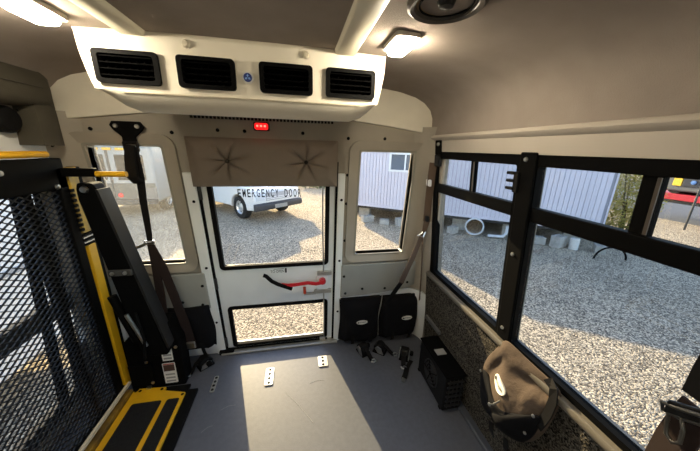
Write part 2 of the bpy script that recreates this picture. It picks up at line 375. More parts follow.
# latch and red lever
lt = MB().rplate(rear, (.282, .385, .635, .668), .006, -.002, .02).build('latch_plate', ALU, door, bevel=.002)
MB().rplate(rear, (.26, .385, .48, .512), .006, -.002, .02).build('latch_plate', ALU, door, bevel=.002)
MB().rplate(rear, (.275, .36, .51, .636), .008, -.002, .012).build('latch_housing', WHITE, door, bevel=.002)
MB().rplate(rear, (.185, .27, .47, .485), .003, -.002, .012).build('latch_lip', ALU, door)
MB().lathe([(.024, 0), (.024, .03), (.018, .036), (0, .036)], rear(.318, .592, .01), (0, -1, 0), 20).build('pivot', RED, door, smooth=40)
MB().ribbon([rear(.33, .596, .05), rear(.27, .588, .055), rear(.21, .604, .06), rear(.14, .598, .062), rear(.08, .592, .06), rear(.03, .6, .058)], [.03, .026, .026, .024, .03, .03], .009, (0, 0, 1)).build('lever', RED, door, bevel=.003)
MB().tube([rear(-.083, .69, .062), rear(-.065, .682, .064), rear(-.03, .64, .066), rear(.01, .612, .066), rear(.05, .592, .066), rear(.1, .566, .064)], .0135, 10).build('lever_grip', RUBBER, door, smooth=60)
MB().cyl(rear(.188, .55, .03), rear(.19, .50, .03), .011, 12).build('release_knob', mat('amber_red', (190, 60, 30), .4), door, smooth=50)
# vertical latch rod beside the windows
rd = MB().tube([rear(.316, 1.36, .012), rear(.318, 1.0, .014), rear(.327, .66, .02)], .0045, 8).tube([rear(.327, .5, .02), rear(.333, .3, .016), rear(.334, .03, .014)], .0045, 8)
rd.build('latch_rod', STEEL, door, smooth=60)
MB().rplate(rear, (.30, .345, .02, .05), .005, 0, .02).build('rod_guide', ALU, door)
for z in (.1, .62, 1.25):
    MB().cyl(rear(-.4, z-.04, .01), rear(-.4, z+.04, .01), .009, 12).build('hinge', mat('hinge_dark', (40, 40, 40), .5), door, smooth=50)
MB().fbox(rear, -.455, -.35, .0, .035, .0, .045).build('door_stop', RUBBER, door, bevel=.008)
MB().fbox(rear, -.36, .36, .012, .026, -.01, .012).build('bottom_seal', RUBBER, door)
# ------ right side wall with windows
WINS = []   # (y_rear, y_front)
holesR = [(-.94, -.26, .69, 1.525), (-1.93, -.96, .69, 1.525), (-2.95, -2.0, .69, 1.525)]
wrt = MB().panel(right, FRONT, -.05, -.45, 1.70, holesR, -.07, 0).build('wall_right', mat('side_wall_grey', (120, 114, 104), .6)); struct(wrt, 'right side wall of the bus')
MB().fbox(right, FRONT, -.2, .0, .672, .0, .012).build('carpet_panel', CARPET, wrt)
MB().prism([(.012, .655), (.03, .66), (.036, .668), (.036, .686), (.03, .694), (-.02, .70), (-.02, .655)], lambda d, z: right(-.24, z, d), lambda d, z: right(FRONT, z, d)).build('sill_rail', mat('sill_vinyl', (92, 87, 78), .45), wrt, smooth=40)
MB().box(1.085, 1.135, FRONT, -.2, 0, .03).build('floor_cove', mat('cove', (70, 74, 82), .5), wrt, bevel=.008)
hd = MB().prism([(-.02, 1.515), (.014, 1.518), (.016, 1.58), (.032, 1.59), (.036, 1.598), (.032, 1.606), (.022, 1.612), (.0, 1.615), (-.02, 1.616)], lambda d, z: right(-.17, z, d), lambda d, z: right(FRONT, z, d)).build('trim_3', mat('header_cream', (184, 175, 162), .5, var=.06, vscale=4), smooth=40)
struct(hd, 'cream ridged header moulding above the side windows')
def side_window(fn, name, ya, yb, div, divw, label, latch=None, rs_=.045):
    """ya rear end, yb front end (ya > yb)"""
    o = MB().ring(fn, (yb, ya, .69, 1.527), (yb+.035, ya-rs_, .722, 1.477), .012, .008, -.022, .012, n=3).build(name, BLACK); struct(o, label)
    MB().fbox(fn, yb+.03, ya-.04, 1.272, 1.327, -.02, .014).build('mid_rail', BLACK, o, bevel=.004)
    MB().fbox(fn, yb+.03, ya-.04, .722, 1.274, -.012, -.008).build('pane', TINT, o)
    # upper sliders
    MB().fbox(fn, div, ya-.04, 1.325, 1.479, -.016, -.012).build('pane', TINT, o)
    MB().fbox(fn, yb+.03, div-divw, 1.325, 1.479, -.006, -.002).build('pane', TINT, o)
    MB().fbox(fn, div-divw, div, 1.325, 1.479, -.018, .004).build('slider_stile', BLACK, o, bevel=.003)
    MB().fbox(fn, div-divw*.98, div-divw*.80, 1.33, 1.474, .004, .008).build('slider_pull', mat('pull_grey', (74, 66, 58), .4), o)
    if latch:
        l = MB().fbox(fn, latch-.012, latch+.012, 1.372, 1.452, .01, .03).build('window_latch', PLASTIC, o, bevel=.003)
        for k in range(3):
            z = 1.38+k*.03
            MB().fbox(fn, latch+.008, latch+.045, z, z+.012, .008, .034).build('latch_finger', PLASTIC, l, bevel=.003)
    return o
side_window(right, 'window_3', -.25, -.94, -.605, .03, 'black framed side window nearest the rear corner', latch=-.925)
side_window(right, 'window_4', -.962, -1.94, -1.298, .042, 'black framed side window beside the hanging bag', rs_=.038)
side_window(right, 'window_5', -2.0, -2.95, -2.45, .04, 'black framed side window further forward')
pst = MB().fbox(right, -.998, -.925, .70, 1.526, .012, .022).build('trim_4', BLACK, bevel=.005); struct(pst, 'black aluminium post between the side windows')
for z in (1.50, 1.12, .76): MB().lathe([(0, .006), (.007, .005), (.009, 0)], right(-.955, z, .022), (-1, 0, 0), 10).build('screw', STEEL, pst, smooth=40)
# ------ left side wall with the lift doorway
holesL = [(-1.75, -.19, .06, 1.50), (-2.95, -2.0, .69, 1.525)]
wl = MB().panel(left, FRONT, -.05, -.45, 1.70, holesL, -.07, 0).build('wall_left', GREY); struct(wl, 'left side wall with the lift doorway')
for n_, ya, lab in ((6, -2.0, 'black framed left window behind the lift'),):
    side_window(left, 'window_%d' % n_, ya, ya-.95, ya-.45, .04, lab)
# two lift door leaves with tall glazing
for n_, ya, yb, lab in ((2, -.19, -.965, 'glazed lift door leaf nearest the rear corner'), (3, -.97, -1.75, 'glazed lift door leaf beside the camera')):
    d = MB().panel(left, yb, ya, .06, 1.5, [(yb+.07, ya-.03, .72, 1.43), (yb+.07, ya-.03, .14, .62)], -.05, -.01).build('door_%d' % n_, mat('lift_door_dark', (34, 34, 36), .5)); struct(d, lab)
    MB().fbox(left, yb+.07, ya-.03, .72, 1.43, -.034, -.03).build('pane', CLEAR, d)
    MB().fbox(left, yb+.07, ya-.03, .14, .62, -.034, -.03).build('pane', CLEAR, d)
    for yy in (ya-.115, ya-.225): MB().fbox(left, yy-.022, yy+.022, .14, 1.43, -.028, -.008).build('window_bar', BLACK, d)
MB().fbox(left, -1.9, -.2, 1.44, 1.67, .0, .012).build('door_header', WHITE, wl)
# unseen front bulkhead, its windshield opening narrowed to cut interior daylight
fw = MB().panel(lambda u, v, d: Vector((u, FRONT-d, v)), -1.16, 1.16, -.45, 1.95, [(-.45, .45, .8, 1.6)], -.05, .02).build('wall_front', GREY); struct(fw, 'unseen front bulkhead with windshield opening narrowed to cut daylight')
MB().box(-.45, .45, FRONT-.01, FRONT-.004, .8, 1.6).build('windshield_pane', CLEAR, fw)

# ground outside
gd = MB().poly([(-70, -50, GZ), (70, -50, GZ), (70, 90, GZ), (-70, 90, GZ)]).build('ground', GRAVEL); struct(gd, 'loose gravel yard around the bus')
# ================================================================== CEILING FITTINGS
# rear air conditioner
ac = empty('air_conditioner', (0, -.45, 1.87)); tag(ac, 'cream rear air conditioner with four black vents hung under the ceiling', 'air conditioner')
VZ = (1.708, 1.807); VX = [(-.466, -.278), (-.224, -.04), (.04, .228), (.277, .466)]
def acf(x, z, d=0): return Vector((x, -.72-d, z))
def acs(x, z, d=0):
    q = max(0, min(1, (1.86-z)/.17)); a_ = abs(x)
    if a_ > .47: x = math.copysign(.47+(a_-.47)*(1-.7*q*q), x)
    return Vector((x, -.72-d-.0, z))
holes = [(a+.006, b-.006, VZ[0]+.006, VZ[1]-.006) for a, b in VX]
# front shell with four openings, lower lip that curls under, and the body behind
MB().panel(acs, -.507, .507, 1.69, 1.86, holes + [(-.001, .001, 9, 9.1), (9, 9.1, 1.74, 1.80)], -.03, 0).build('front_shell', CREAM, ac, bevel=.01, seg=3)
rows = []
xs_ = [-.481, -.474, -.46, -.43, -.38, -.2, 0, .2, .38, .43, .46, .474, .481]
def lip(x):
    e = max(0, (abs(x)-.36)/.121); return 1.628+.066*e**2.2
for j, (y, t) in enumerate(((-.72, 0), (-.7195, .12), (-.712, .35), (-.69, .72), (-.665, .97), (-.655, 1.0), (-.645, .98), (-.64, .8), (-.64, -.35))):
    rows.append([(x, y if t < 1 else y, 1.693+(lip(x)-1.693)*t) for x in xs_])
MB().grid(rows).build('lower_lip', CREAM, ac, smooth=50)
MB().grid([[(x, y, z) for x in (-.507, -.25, 0, .25, .507)] for y, z in ((-.722, 1.855), (-.722, 1.862), (-.715, 1.872), (-.65, 1.876))]).build('top_rim', CREAM, ac, smooth=50)
MB().box(-.49, .492, -.665, -.19, 1.705, 1.86).build('body', CREAM, ac, bevel=.01)
MB().fbox(acf, -.40, .41, 1.683, 1.686, -.002, .0015).build('shell_seam', mat('seam_tan', (170, 160, 136), .6), ac)
fr = MB()
for k in range(40): fr.box(-.38+k*.019, -.38+k*.019+.012, -.212, -.202, 1.655, 1.668)
fr.build('return_grille', PLASTIC, ac)
VENTIN = mat('vent_dark', (8, 8, 9), .6)
for (a, b) in VX:
    v = MB().ring(acf, (a, b, *VZ), (a+.015, b-.015, VZ[0]+.013, VZ[1]-.013), .012, .008, -.03, .012, n=4).build('vent', BLACK, ac, smooth=40)
    MB().fbox(acf, a+.01, b-.01, VZ[0]+.01, VZ[1]-.01, -.045, -.035).build('vent_back', VENTIN, v)
    for k in range(4):
        z = VZ[0]+.022+k*(VZ[1]-VZ[0]-.044)/3
        MB().hexa([acf(a+.014, z-.004, -.03), acf(b-.014, z-.004, -.03), acf(b-.014, z-.001, -.03), acf(a+.014, z-.001, -.03), acf(a+.014, z+.002, .006), acf(b-.014, z+.002, .006), acf(b-.014, z+.005, .006), acf(a+.014, z+.005, .006)]).build('louvre', mat('louvre_black', (5, 5, 5), .8, spec=.02), v)
    for k in range(7):
        x = a+.03+k*(b-a-.06)/6
        MB().fbox(acf, x-.0015, x+.0015, VZ[0]+.013, VZ[1]-.013, -.034, -.012).build('fin', mat('fin_dark', (6, 6, 6), .8, spec=.02), v)
em = MB().lathe([(0, .006), (.0175, .006), (.019, .004), (.0195, 0)], acf(0, 1.754), (0, -1, 0), 28).build('badge', mat('badge_silver', (214, 212, 206), .4), ac, smooth=40)
MB().lathe([(0, .0075), (.0145, .0072), (.0148, .005)], acf(0, 1.754), (0, -1, 0), 28).build('badge_disc', mat('badge_blue', (22, 48, 116), .4), em, smooth=40)
mk = MB()
for k in range(3):
    a = math.radians(90+120*k); c = Vector((math.cos(a), math.sin(a))); s_ = Vector((-c.y, c.x))
    mk.prism([tuple(q) for q in (c*.001, c*.006+s_*.0035, c*.0115, c*.006-s_*.0035)], lambda u, v: acf(u, 1.754+v, .007), lambda u, v: acf(u, 1.754+v, .0085))
mk.build('badge_mark', mat('badge_mark', (120, 160, 220), .4), em)
for x in (-.19, .205):
    MB().lathe([(0, .012), (.008, .011), (.012, .006), (.013, 0)], acf(x, 1.842), (0, -1, 0), 14).build('cap_screw', mat('cap_cream', (196, 188, 166), .4), ac, smooth=40)

# dome lamps: real lens that glows
LENS = bpy.data.materials.new('lamp_lens'); LENS.use_nodes = True
lb = LENS.node_tree.nodes['Principled BSDF']; lb.inputs['Base Color'].default_value = (.9, .88, .8, 1); lb.inputs['Emission Color'].default_value = (1, .87, .66, 1); lb.inputs['Emission Strength'].default_value = LAMP_STRENGTH
def ceil_z(x):
    ps = sorted(full)
    for (a, za), (b, zb) in zip(ps, ps[1:]):
        if a <= x <= b: return za+(zb-za)*(x-a)/(b-a)
    return 1.87
def dome_lamp(x, y, label):
    z = ceil_z(x); r = empty('dome_lamp', (x, y, z)); tag(r, label, 'lamp', 'ceiling dome lamps')
    f = lambda u, v, d: Vector((x+u, y+v, z-d))
    MB().ring(f, (-.04, .04, -.072, .072), (-.03, .03, -.06, .06), .015, .01, -.01, .012, n=4).build('bezel', mat('lamp_bezel', (210, 204, 190), .4), r, smooth=40)
    lo = []
    for q, dd in ((1, .004), (1, .02), (.93, .028), (.78, .033), (.5, .036)):
        lo.append([f(u*q, v*q, dd) for u, v in rrect(-.029, .029, -.059, .059, .012, 5)])
    MB().loft(lo).build('lens', LENS, r, smooth=60)
    return r
dome_lamp(.505, -.88, 'lit rectangular dome lamp right of the air conditioner')
dome_lamp(-.505, -.86, 'lit rectangular dome lamp at the left of the ceiling')
for y, word in ((-2.5, 'middle'), (-3.9, 'front')):  # unseen lamps added to brighten the air conditioner and rear wall
    for sx, sd_ in ((-.5, 'left'), (.5, 'right')): dome_lamp(sx, y, 'added unseen dome lamp on the %s side in the %s of the bus ceiling' % (sd_, word))
# round ceiling speaker
sp = empty('ceiling_speaker', (.52, -1.13, ceil_z(.52))); tag(sp, 'round black ceiling speaker in front of the right dome lamp', 'speaker')
zc = ceil_z(.52)
MB().lathe([(.092, 0), (.092, .008), (.084, .014), (.074, .010), (.07, .002)], (.52, -1.13, zc), (0, 0, -1), 32).build('rim', mat('speaker_rim', (70, 64, 56), .5), sp, smooth=40)
MB().lathe([(.072, .002), (.05, -.006), (.022, -.012), (0, -.012)], (.52, -1.13, zc), (0, 0, -1), 32).build('cone', mat('speaker_cone', (150, 128, 100), .8), sp, smooth=40)
MB().lathe([(.022, .0), (.016, .012), (0, .015)], (.52, -1.13, zc), (0, 0, -1), 20).build('dust_cap', mat('speaker_cap', (30, 26, 24), .6), sp, smooth=40)
for rr in (.062,):
    MB().lathe([(rr-.002, .004), (rr+.002, .004), (rr+.002, .007), (rr-.002, .007)], (.52, -1.13, zc), (0, 0, -1), 28, closed=True).build('grille_ring', RUBBER, sp)
# red exit lamp
ex = empty('exit_lamp', rear(-.027, 1.63, .0)); tag(ex, 'small glowing red lamp above the door padding', 'lamp')
MB().rplate(rear, (-.07, .018, 1.603, 1.65), .01, .0, .014).build('base', mat('lamp_base_dark', (60, 20, 18), .4), ex)
REDL = mat('red_lens', (235, 24, 26), .3, emit=1.3)
MB().rplate(rear, (-.062, .010, 1.609, 1.644), .012, .014, .034).build('lens', REDL, ex, bevel=.006)
for k in range(3): MB().lathe([(0, .004), (.005, .003), (.006, 0)], rear(-.046+k*.02, 1.628, .034), (0, -1, 0), 10).build('diode', mat('red_hot', (255, 120, 100), .3, emit=2.5), ex, smooth=40)

# padded header over the door
U0, U1, V0, V1 = -.424, .404, 1.290, 1.562
def pad_d(u, v):
    e = min((u-U0), (U1-u), (v-V0), (V1-v)); d = .028+.042*(1-(1-min(1, max(0, e)/.07))**2.2)
    for tx in (-.222, .215):
        dx, dz = u-tx, v-1.436; r = math.hypot(dx, dz); a = math.atan2(dz, dx)
        d -= .034*math.exp(-(r/.032)**2)
        fold = (.5+.5*math.cos(a*7+tx*9+.4*math.sin(a*2)))**9
        d -= .028*fold*math.exp(-((r-.02)/.075)**2) if r > .012 else .005
    return d
cu = empty('door_pad', rear(0, 1.3, 0)); tag(cu, 'taupe tufted vinyl pad with two buttons above the emergency door', 'padding')
NU, NV = 150, 52
rows = [[rear(U0+(U1-U0)*i/NU, V0+(V1-V0)*j/NV, pad_d(U0+(U1-U0)*i/NU, V0+(V1-V0)*j/NV)) for i in range(NU+1)] for j in range(NV+1)]
pc = MB().grid(rows)
pc.fbox(rear, U0, U1, V0, V1, .0, .0275)
pc.build('cushion', PAD, cu, smooth=60)
for tx in (-.222, .215): MB().lathe([(0, .014), (.007, .012), (.011, .006), (.012, 0)], rear(tx, 1.436, .036), (0, -1, 0), 16).build('button', mat('button', (46, 42, 38), .6), cu, smooth=50)

# padded valance over the lift doorway
va = empty('valance', (-.95, -.4, 1.5)); tag(va, 'dark grey padded vinyl valance over the lift doorway', 'valance')
def vloop(y, k=0):
    return [(-1.02, y, 1.655), (-.94, y, 1.66), (-.905, y, 1.668), (-.89, y, 1.69), (-.888, y, 1.74), (-.90, y, 1.79), (-.925, y, 1.82), (-.97, y, 1.82), (-1.03, y, 1.76)]
MB().loft([vloop(-1.95), vloop(-1.2), vloop(-.45), vloop(-.34), [(x-.008, y+.014, z) for x, y, z in vloop(-.32)]]).build('cover', PADG, va, smooth=60)
MB().loft([[(-1.03, -.235, z), (-.965, -.23, z), (-.93, -.26, z), (-.905, -.33, z), (-.915, -.385, z), (-1.03, -.385, z)] for z in (1.50, 1.51, 1.6, 1.7, 1.81)]).build('end_pad', PADG, va, smooth=60)
MB().tube([(-.884, -1.9, 1.735), (-.884, -.36, 1.735)], .003, 6).build('stitching', mat('stitch', (60, 56, 48), .8), va)

# ================================================================== STRAPS
SX, SZ = Vector((1, 0, 0)), Vector((0, 0, 1))
# left shoulder belt on the rear wall
b1 = empty('seat_belt', rear(-.68, .1, .05)); tag(b1, 'black shoulder belt hanging from a bracket over the left corner window', 'seat belt')
MB().prism([(-.74, 1.625), (-.615, 1.625), (-.60, 1.60), (-.615, 1.58), (-.65, 1.55), (-.65, 1.515), (-.715, 1.515), (-.712, 1.55), (-.745, 1.585), (-.755, 1.605)], lambda x, z: rear(x, z, .0225), lambda x, z: rear(x, z, .036)).build('bracket', BLACK, b1, bevel=.004)
for x in (-.725, -.63): MB().lathe([(0, .009), (.009, .008), (.011, 0)], rear(x, 1.602, .036), (0, -1, 0), 12).build('bolt', STEEL, b1, smooth=40)
MB().ring(rear, (-.715, -.645, 1.475, 1.53), (-.705, -.655, 1.488, 1.52), .01, .006, .03, .042, n=4).build('loop', PLASTIC, b1)
MB().ribbon([rear(-.68, 1.51, .042), rear(-.688, 1.45, .054), rear(-.695, 1.39, .055), rear(-.7, 1.35, .055), rear(-.69, 1.325, .05), rear(-.672, 1.318, .035)], [.046, .05, .056, .056, .05, .04], .02, SX).build('webbing_fold', WEB, b1, bevel=.006)
MB().ribbon([rear(-.672, 1.50, .036), rear(-.675, 1.34, .036), rear(-.69, 1.2, .04), rear(-.695, 1.1, .044), rear(-.70, 1.0, .05), rear(-.705, .97, .05)], [.044, .04, .036, .034, .03, .026], .004, SX).build('webbing', WEB, b1)
MB().ring(rear, (-.735, -.68, .945, .972), (-.728, -.687, .952, .966), .006, .004, .046, .056, n=4).build('buckle', STEEL, b1)
MB().ribbon([rear(-.72, .955, .055), rear(-.76, .937, .06), rear(-.785, .93, .062)], .016, .004, SZ).build('hook', STEEL, b1)
MB().ribbon([rear(-.707, .96, .05), rear(-.70, .8, .07), rear(-.70, .6, .10), rear(-.705, .4, .13), rear(-.70, .2, .15)], [.03, .044, .05, .05, .05], .004, SX).build('lap_webbing', WEBB, b1)
MB().ribbon([rear(-.703, .96, .052), rear(-.66, .8, .075), rear(-.62, .6, .11), rear(-.585, .42, .14), rear(-.565, .2, .15)], [.03, .05, .055, .055, .055], .004, SX).build('lap_webbing', WEBB, b1)
MB().fbox(rear, -.60, -.545, .20, .255, .135, .16).build('tongue', STEEL, b1, bevel=.006)

# right shoulder belt in the corner
b2 = empty('seat_belt', right(-.3, .6, .02)); tag(b2, 'shoulder belt in the right rear corner, running down behind the black pouches', 'seat belt')
MB().fbox(right, -.335, -.265, 1.50, 1.585, .004, .022).build('bracket', BLACK, b2, bevel=.006)
MB().lathe([(0, .009), (.009, .008), (.011, 0)], right(-.31, 1.56, .022), (-1, 0, 0), 12).build('bolt', STEEL, b2, smooth=40)
MB().fbox(right, -.33, -.275, 1.43, 1.5, .006, .03).build('retractor_cover', PLASTIC, b2, bevel=.008)
YD = Vector((0.85, -.5, 0))
MB().ribbon([right(-.27, 1.45, .03), right(-.255, 1.36, .032), right(-.235, 1.2, .035), right(-.225, 1.06, .038)], .046, .004, YD).build('webbing', WEBT, b2)
MB().fbox(right, -.27, -.215, 1.30, 1.345, .034, .05).build('clip', mat('clip_white', (225, 224, 220), .4), b2, bevel=.01)
MB().fbox(right, -.25, -.195, 1.06, 1.10, .03, .05).build('buckle', PLASTIC, b2, bevel=.006)
MB().ribbon([right(-.225, 1.06, .038), right(-.22, .99, .05), right(-.215, .95, .06)], [.04, .03, .026], .004, YD).build('webbing', WEBT, b2)
MB().tube([(.99, -.235, .985), (.96, -.235, .965), (1.0, -.23, .945), (1.02, -.22, .99)], .006, 6).build('hook', STEEL, b2)
MB().ribbon([(.985, -.235, .955), (.935, -.235, .80), (.895, -.225, .68), (.87, -.22, .60)], [.034, .046, .05, .05], .004, (1, .2, .4)).build('lap_webbing', WEBT, b2)
MB().ribbon([(.872, -.22, .605), (.83, -.2, .51), (.785, -.185, .41)], .05, .005, (1, .2, .4)).build('lap_webbing', WEB, b2)
MB().ribbon([(.995, -.235, .95), (1.01, -.24, .7), (1.02, -.24, .46)], [.02, .02, .02], .004, (1, 1, 0)).build('lap_webbing', WEBT, b2)
# belt in the right foreground
b3 = empty('seat_belt', right(-1.53, .8, .1)); tag(b3, 'black shoulder belt with a metal loop at the right edge, against the side window', 'seat belt')
MB().ribbon([(.928, -1.575, 1.36), (.936, -1.567, 1.28), (.944, -1.56, 1.19), (.95, -1.555, 1.108), (.955, -1.553, 1.045)], .062, .007, (0.1, 1, .55)).build('webbing', WEB, b3)
MB().ribbon([(.956, -1.551, 1.03), (.96, -1.547, .99), (.966, -1.54, .906), (.974, -1.535, .798), (.985, -1.525, .66)], [.05, .058, .062, .062, .06], .006, (0.1, 1, .55)).build('webbing', WEBB, b3)
ADJ = mat('adjuster_grey', (84, 82, 78), .35, metal=.6)
MB().tube([(.944, -1.51, 1.0), (.94, -1.535, 1.012), (.937, -1.565, 1.03), (.939, -1.595, 1.045), (.944, -1.597, 1.027), (.948, -1.565, 1.005), (.952, -1.535, .985), (.951, -1.512, .98)], .0045, 8, closed=True).build('adjuster', ADJ, b3, smooth=60)
MB().fbox(lambda u, v, d: Vector((.947-d, -1.553-u, 1.015+v+.55*u)), -.036, .036, -.012, .02, -.003, .008).build('slider_bar', PLASTIC, b3, bevel=.003)
MB().tube([(.95, -1.54, .99), (.948, -1.55, .968), (.95, -1.553, .935), (.952, -1.543, .922), (.953, -1.53, .93), (.952, -1.525, .955), (.951, -1.522, .98)], .004, 8, closed=True).build('ring', ADJ, b3, smooth=60)

# belt and fittings beside the lift doorway, upper left
rs = empty('belt_retractor', left(-.42, 1.5, .01)); tag(rs, 'black belt with retractor on the white panel under the valance', 'seat belt')
MB().lathe([(.052, 0), (.052, .03), (.044, .04), (0, .042)], left(-.445, 1.60, .012), (1, 0, 0), 24).build('reel', PLASTIC, rs, smooth=40)
MB().ribbon([left(-.375, 1.652, .03), left(-.345, 1.60, .045), left(-.315, 1.55, .06), left(-.29, 1.50, .07)], .034, .005, (0, 1, .3)).build('webbing', WEB, rs)
MB().fbox(left, -.375, -.315, 1.545, 1.60, .03, .07).build('housing', mat('housing_grey', (44, 43, 40), .5), rs, bevel=.008)
MB().fbox(left, -.315, -.28, 1.50, 1.53, .05, .075).build('tongue', STEEL, rs, bevel=.004)

# ================================================================== POUCHES, BAG, HEATER
def pouch(x0, x1, z0, z1, d, label, oval=None, group=None, flap=True):
    p = empty('storage_pouch', rear((x0+x1)/2, z0, d)); tag(p, label, 'pouch', group)
    n, mrow = 16, 14; rows = []; rnd = random.Random(int(x0*100)); ph = rnd.random()*6
    for j in range(mrow+1):
        v = j/mrow; r = []
        for i in range(n+1):
            t = i/n; e = min(t, 1-t)*n/2.2; e2 = min(v*1.3, (1-v)*.8)*mrow/2.2
            dd = .018+.075*(1-(1-min(1, e))**2)*(1-(1-min(1, e2))**2)*(1.15-.55*v)+.007*math.sin(t*11+ph)*math.sin(v*7+ph)
            r.append(rear(x0+(x1-x0)*t+.006*math.sin(v*6+ph)*(1 if t > .5 else -1), z0+(z1-z0)*v+(.010+.010*math.sin(t*5+ph))*(1-v)-.008*math.sin(math.pi*t)*v, d+dd))
        rows.append(r)
    back = MB().grid(rows); back.fbox(rear, x0+.01, x1-.01, z0+.012, z1-.006, d, d+.02)
    back.build('body', POUCH, p, smooth=70)
    if flap:
        MB().ribbon([rear(x0+.01, z1-.006, d+.022), rear((x0+x1)/2, z1-.014, d+.028), rear(x1-.01, z1-.006, d+.022)], .02, .008, SZ).build('top_binding', WEB, p)
        for xx in (x0+.3*(x1-x0), x0+.75*(x1-x0)):
            MB().ribbon([rear(xx, z0+.11, d+.105), rear(xx+.005, z0+.03, d+.10), rear(xx+.004, max(z0-.02, .02), d+.085)], .022, .004, SX).build('strap', WEB, p)
    if oval:
        ox, oz, dd = oval; lb_ = MB().prism([(.043*math.cos(2*math.pi*k/28), .019*math.sin(2*math.pi*k/28)) for k in range(28)], lambda u, v: rear(ox+u, oz+v, dd), lambda u, v: rear(ox+u, oz+v, dd+.004)).build('oval_label', LABEL, p)
        text('label_text', "Q'STRAINT", rear, ox-.022, oz-.006, .012, dd+.004, INK, lb_, width=.052)
        MB().lathe([(0, .001), (.007, .001), (.007, 0)], rear(ox-.03, oz, dd+.004), (0, -1, 0), 12).build('label_dot', INK, lb_)
    return p
pouch(.452, .778, .012, .425, .014, 'black nylon pouch with oval white label just right of the door', oval=(.618, .238, .108), group='securement pouches on the rear wall')
pouch(.785, 1.10, .012, .42, .014, 'black nylon pouch with oval white label nearest the right corner', oval=(.985, .238, .108), group='securement pouches on the rear wall')
pouch(-.74, -.455, .1, .462, .012, 'black nylon pouch on the rear wall left of the door behind the lift', group='securement pouches on the rear wall')

# brown canvas bag on the side wall
bg = empty('canvas_bag', right(-1.1, .3, .02)); tag(bg, 'slouching dark canvas bag with oval label hanging under the side window', 'bag')
outl = [(-.975, .72), (-.945, .64), (-.90, .56), (-.875, .47), (-.875, .38), (-.905, .30), (-.96, .262), (-1.04, .27), (-1.12, .29), (-1.19, .36), (-1.235, .49), (-1.25, .60), (-1.262, .685), (-1.25, .722), (-1.20, .725), (-1.13, .722), (-1.06, .725), (-1.01, .727)]
cy, cz = -1.09, .49
NR = 9; loops = []
for k in range(NR+1):
    t = k/NR; lp = []
    for i, (y, z) in enumerate(outl):
        s_ = 1-t*.96; yy = cy+(y-cy)*s_; zz = cz+(z-cz)*s_
        puff = .012+.075*(1-(1-t)**2.5)
        puff *= (1.0-.55*max(0, (zz-.50)/.22))
        sag = .018*math.sin(9*yy+14*zz)*t*(1-t)*3 + .012*math.sin(23*yy-9*zz)*min(1, t*2)
        fold = (-.045*math.exp(-((zz-.625+.25*(yy+1.1))/.02)**2)*math.exp(-((yy+1.12)/.09)**2)-.03*math.exp(-((yy+1.0+.5*(zz-.6))/.014)**2)+.02*math.exp(-((yy+1.17-.3*(zz-.6))/.02)**2))*min(1, 3*t)*min(1, max(0, (zz-.42)/.1))
        lp.append(right(yy, zz, .02+puff+sag+fold))
    loops.append(lp)
body = MB().loft([[right(y, z, .016) for y, z in outl]]+loops)
bo = body.build('body', CANVAS, bg, smooth=80); sbd = bo.modifiers.new('s', 'SUBSURF'); sbd.levels = 1; sbd.render_levels = 2
from mathutils.bvhtree import BVHTree
bvh = BVHTree.FromPolygons([Vector(q) for q in body.v], body.f)
def bagx(y, z, lift):
    h = bvh.ray_cast(Vector((.4, y, z)), Vector((1, 0, 0)))
    x = h[0].x if h[0] else WR-KW*z-.03
    return Vector((x-lift, y, z))
ovo = [(.048*math.cos(2*math.pi*k/28), .022*math.sin(2*math.pi*k/28)) for k in range(28)]
def ovf(u, v, d): return bagx(-1.055-u*.95-.1*v, .55-u*.1+v*1.0, .004+d)
ov = MB().prism(ovo, lambda u, v: ovf(u, v, -.004), lambda u, v: ovf(u, v, .003)).build('oval_label', LABEL, bg)
text('label_text', "Q'STRAINT", ovf, -.024, -.006, .012, .003, LABELG, ov, width=.058)
MB().prism([(-.034+.008*math.cos(2*math.pi*k/12), .008*math.sin(2*math.pi*k/12)) for k in range(12)], lambda u, v: ovf(u, v, .003), lambda u, v: ovf(u, v, .004)).build('label_dot', INK, ov)
MB().tube([bagx(-1.10, .515, .006), bagx(-1.085, .48, .022), bagx(-1.06, .45, .022)], .0035, 6).build('zip_pull', STEEL, bg)
MB().lathe([(0, .006), (.008, .004), (.009, 0)], bagx(-1.055, .44, .02), (-1, 0, 0), 12).build('snap', STEEL, bg)
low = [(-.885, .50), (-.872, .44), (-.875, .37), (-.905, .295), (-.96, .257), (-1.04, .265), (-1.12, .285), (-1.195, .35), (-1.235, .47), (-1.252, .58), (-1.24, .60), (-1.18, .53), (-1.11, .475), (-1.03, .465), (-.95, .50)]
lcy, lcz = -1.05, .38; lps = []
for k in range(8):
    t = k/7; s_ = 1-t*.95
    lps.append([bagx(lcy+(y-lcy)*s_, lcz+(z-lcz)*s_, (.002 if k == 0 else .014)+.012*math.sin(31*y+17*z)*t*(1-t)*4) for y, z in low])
lo_ = MB().loft(lps).build('shaded_lower_half', POUCH, bg, smooth=80); sb2 = lo_.modifiers.new('s', 'SUBSURF'); sb2.levels = 1; sb2.render_levels = 2  # black overlay paints the shadow over the bag's dark lower half
MB().ribbon([right(-1.20, .722, .03), right(-1.235, .715, .04), right(-1.245, .67, .045), right(-1.24, .60, .05), right(-1.225, .52, .06)], .03, .006, (0, 1, 0)).build('strap', WEB, bg)
for yy, zz, yl, zl in ((-1.03, .29, -1.04, .22), (-1.12, .31, -1.13, .23)):
    MB().ribbon([right(yy, zz, .08), right((yy+yl)/2-.01, (zz+zl)/2, .09), right(yl, zl, .075)], .025, .005, (0, 1, 0)).build('hanging_strap', WEB, bg)
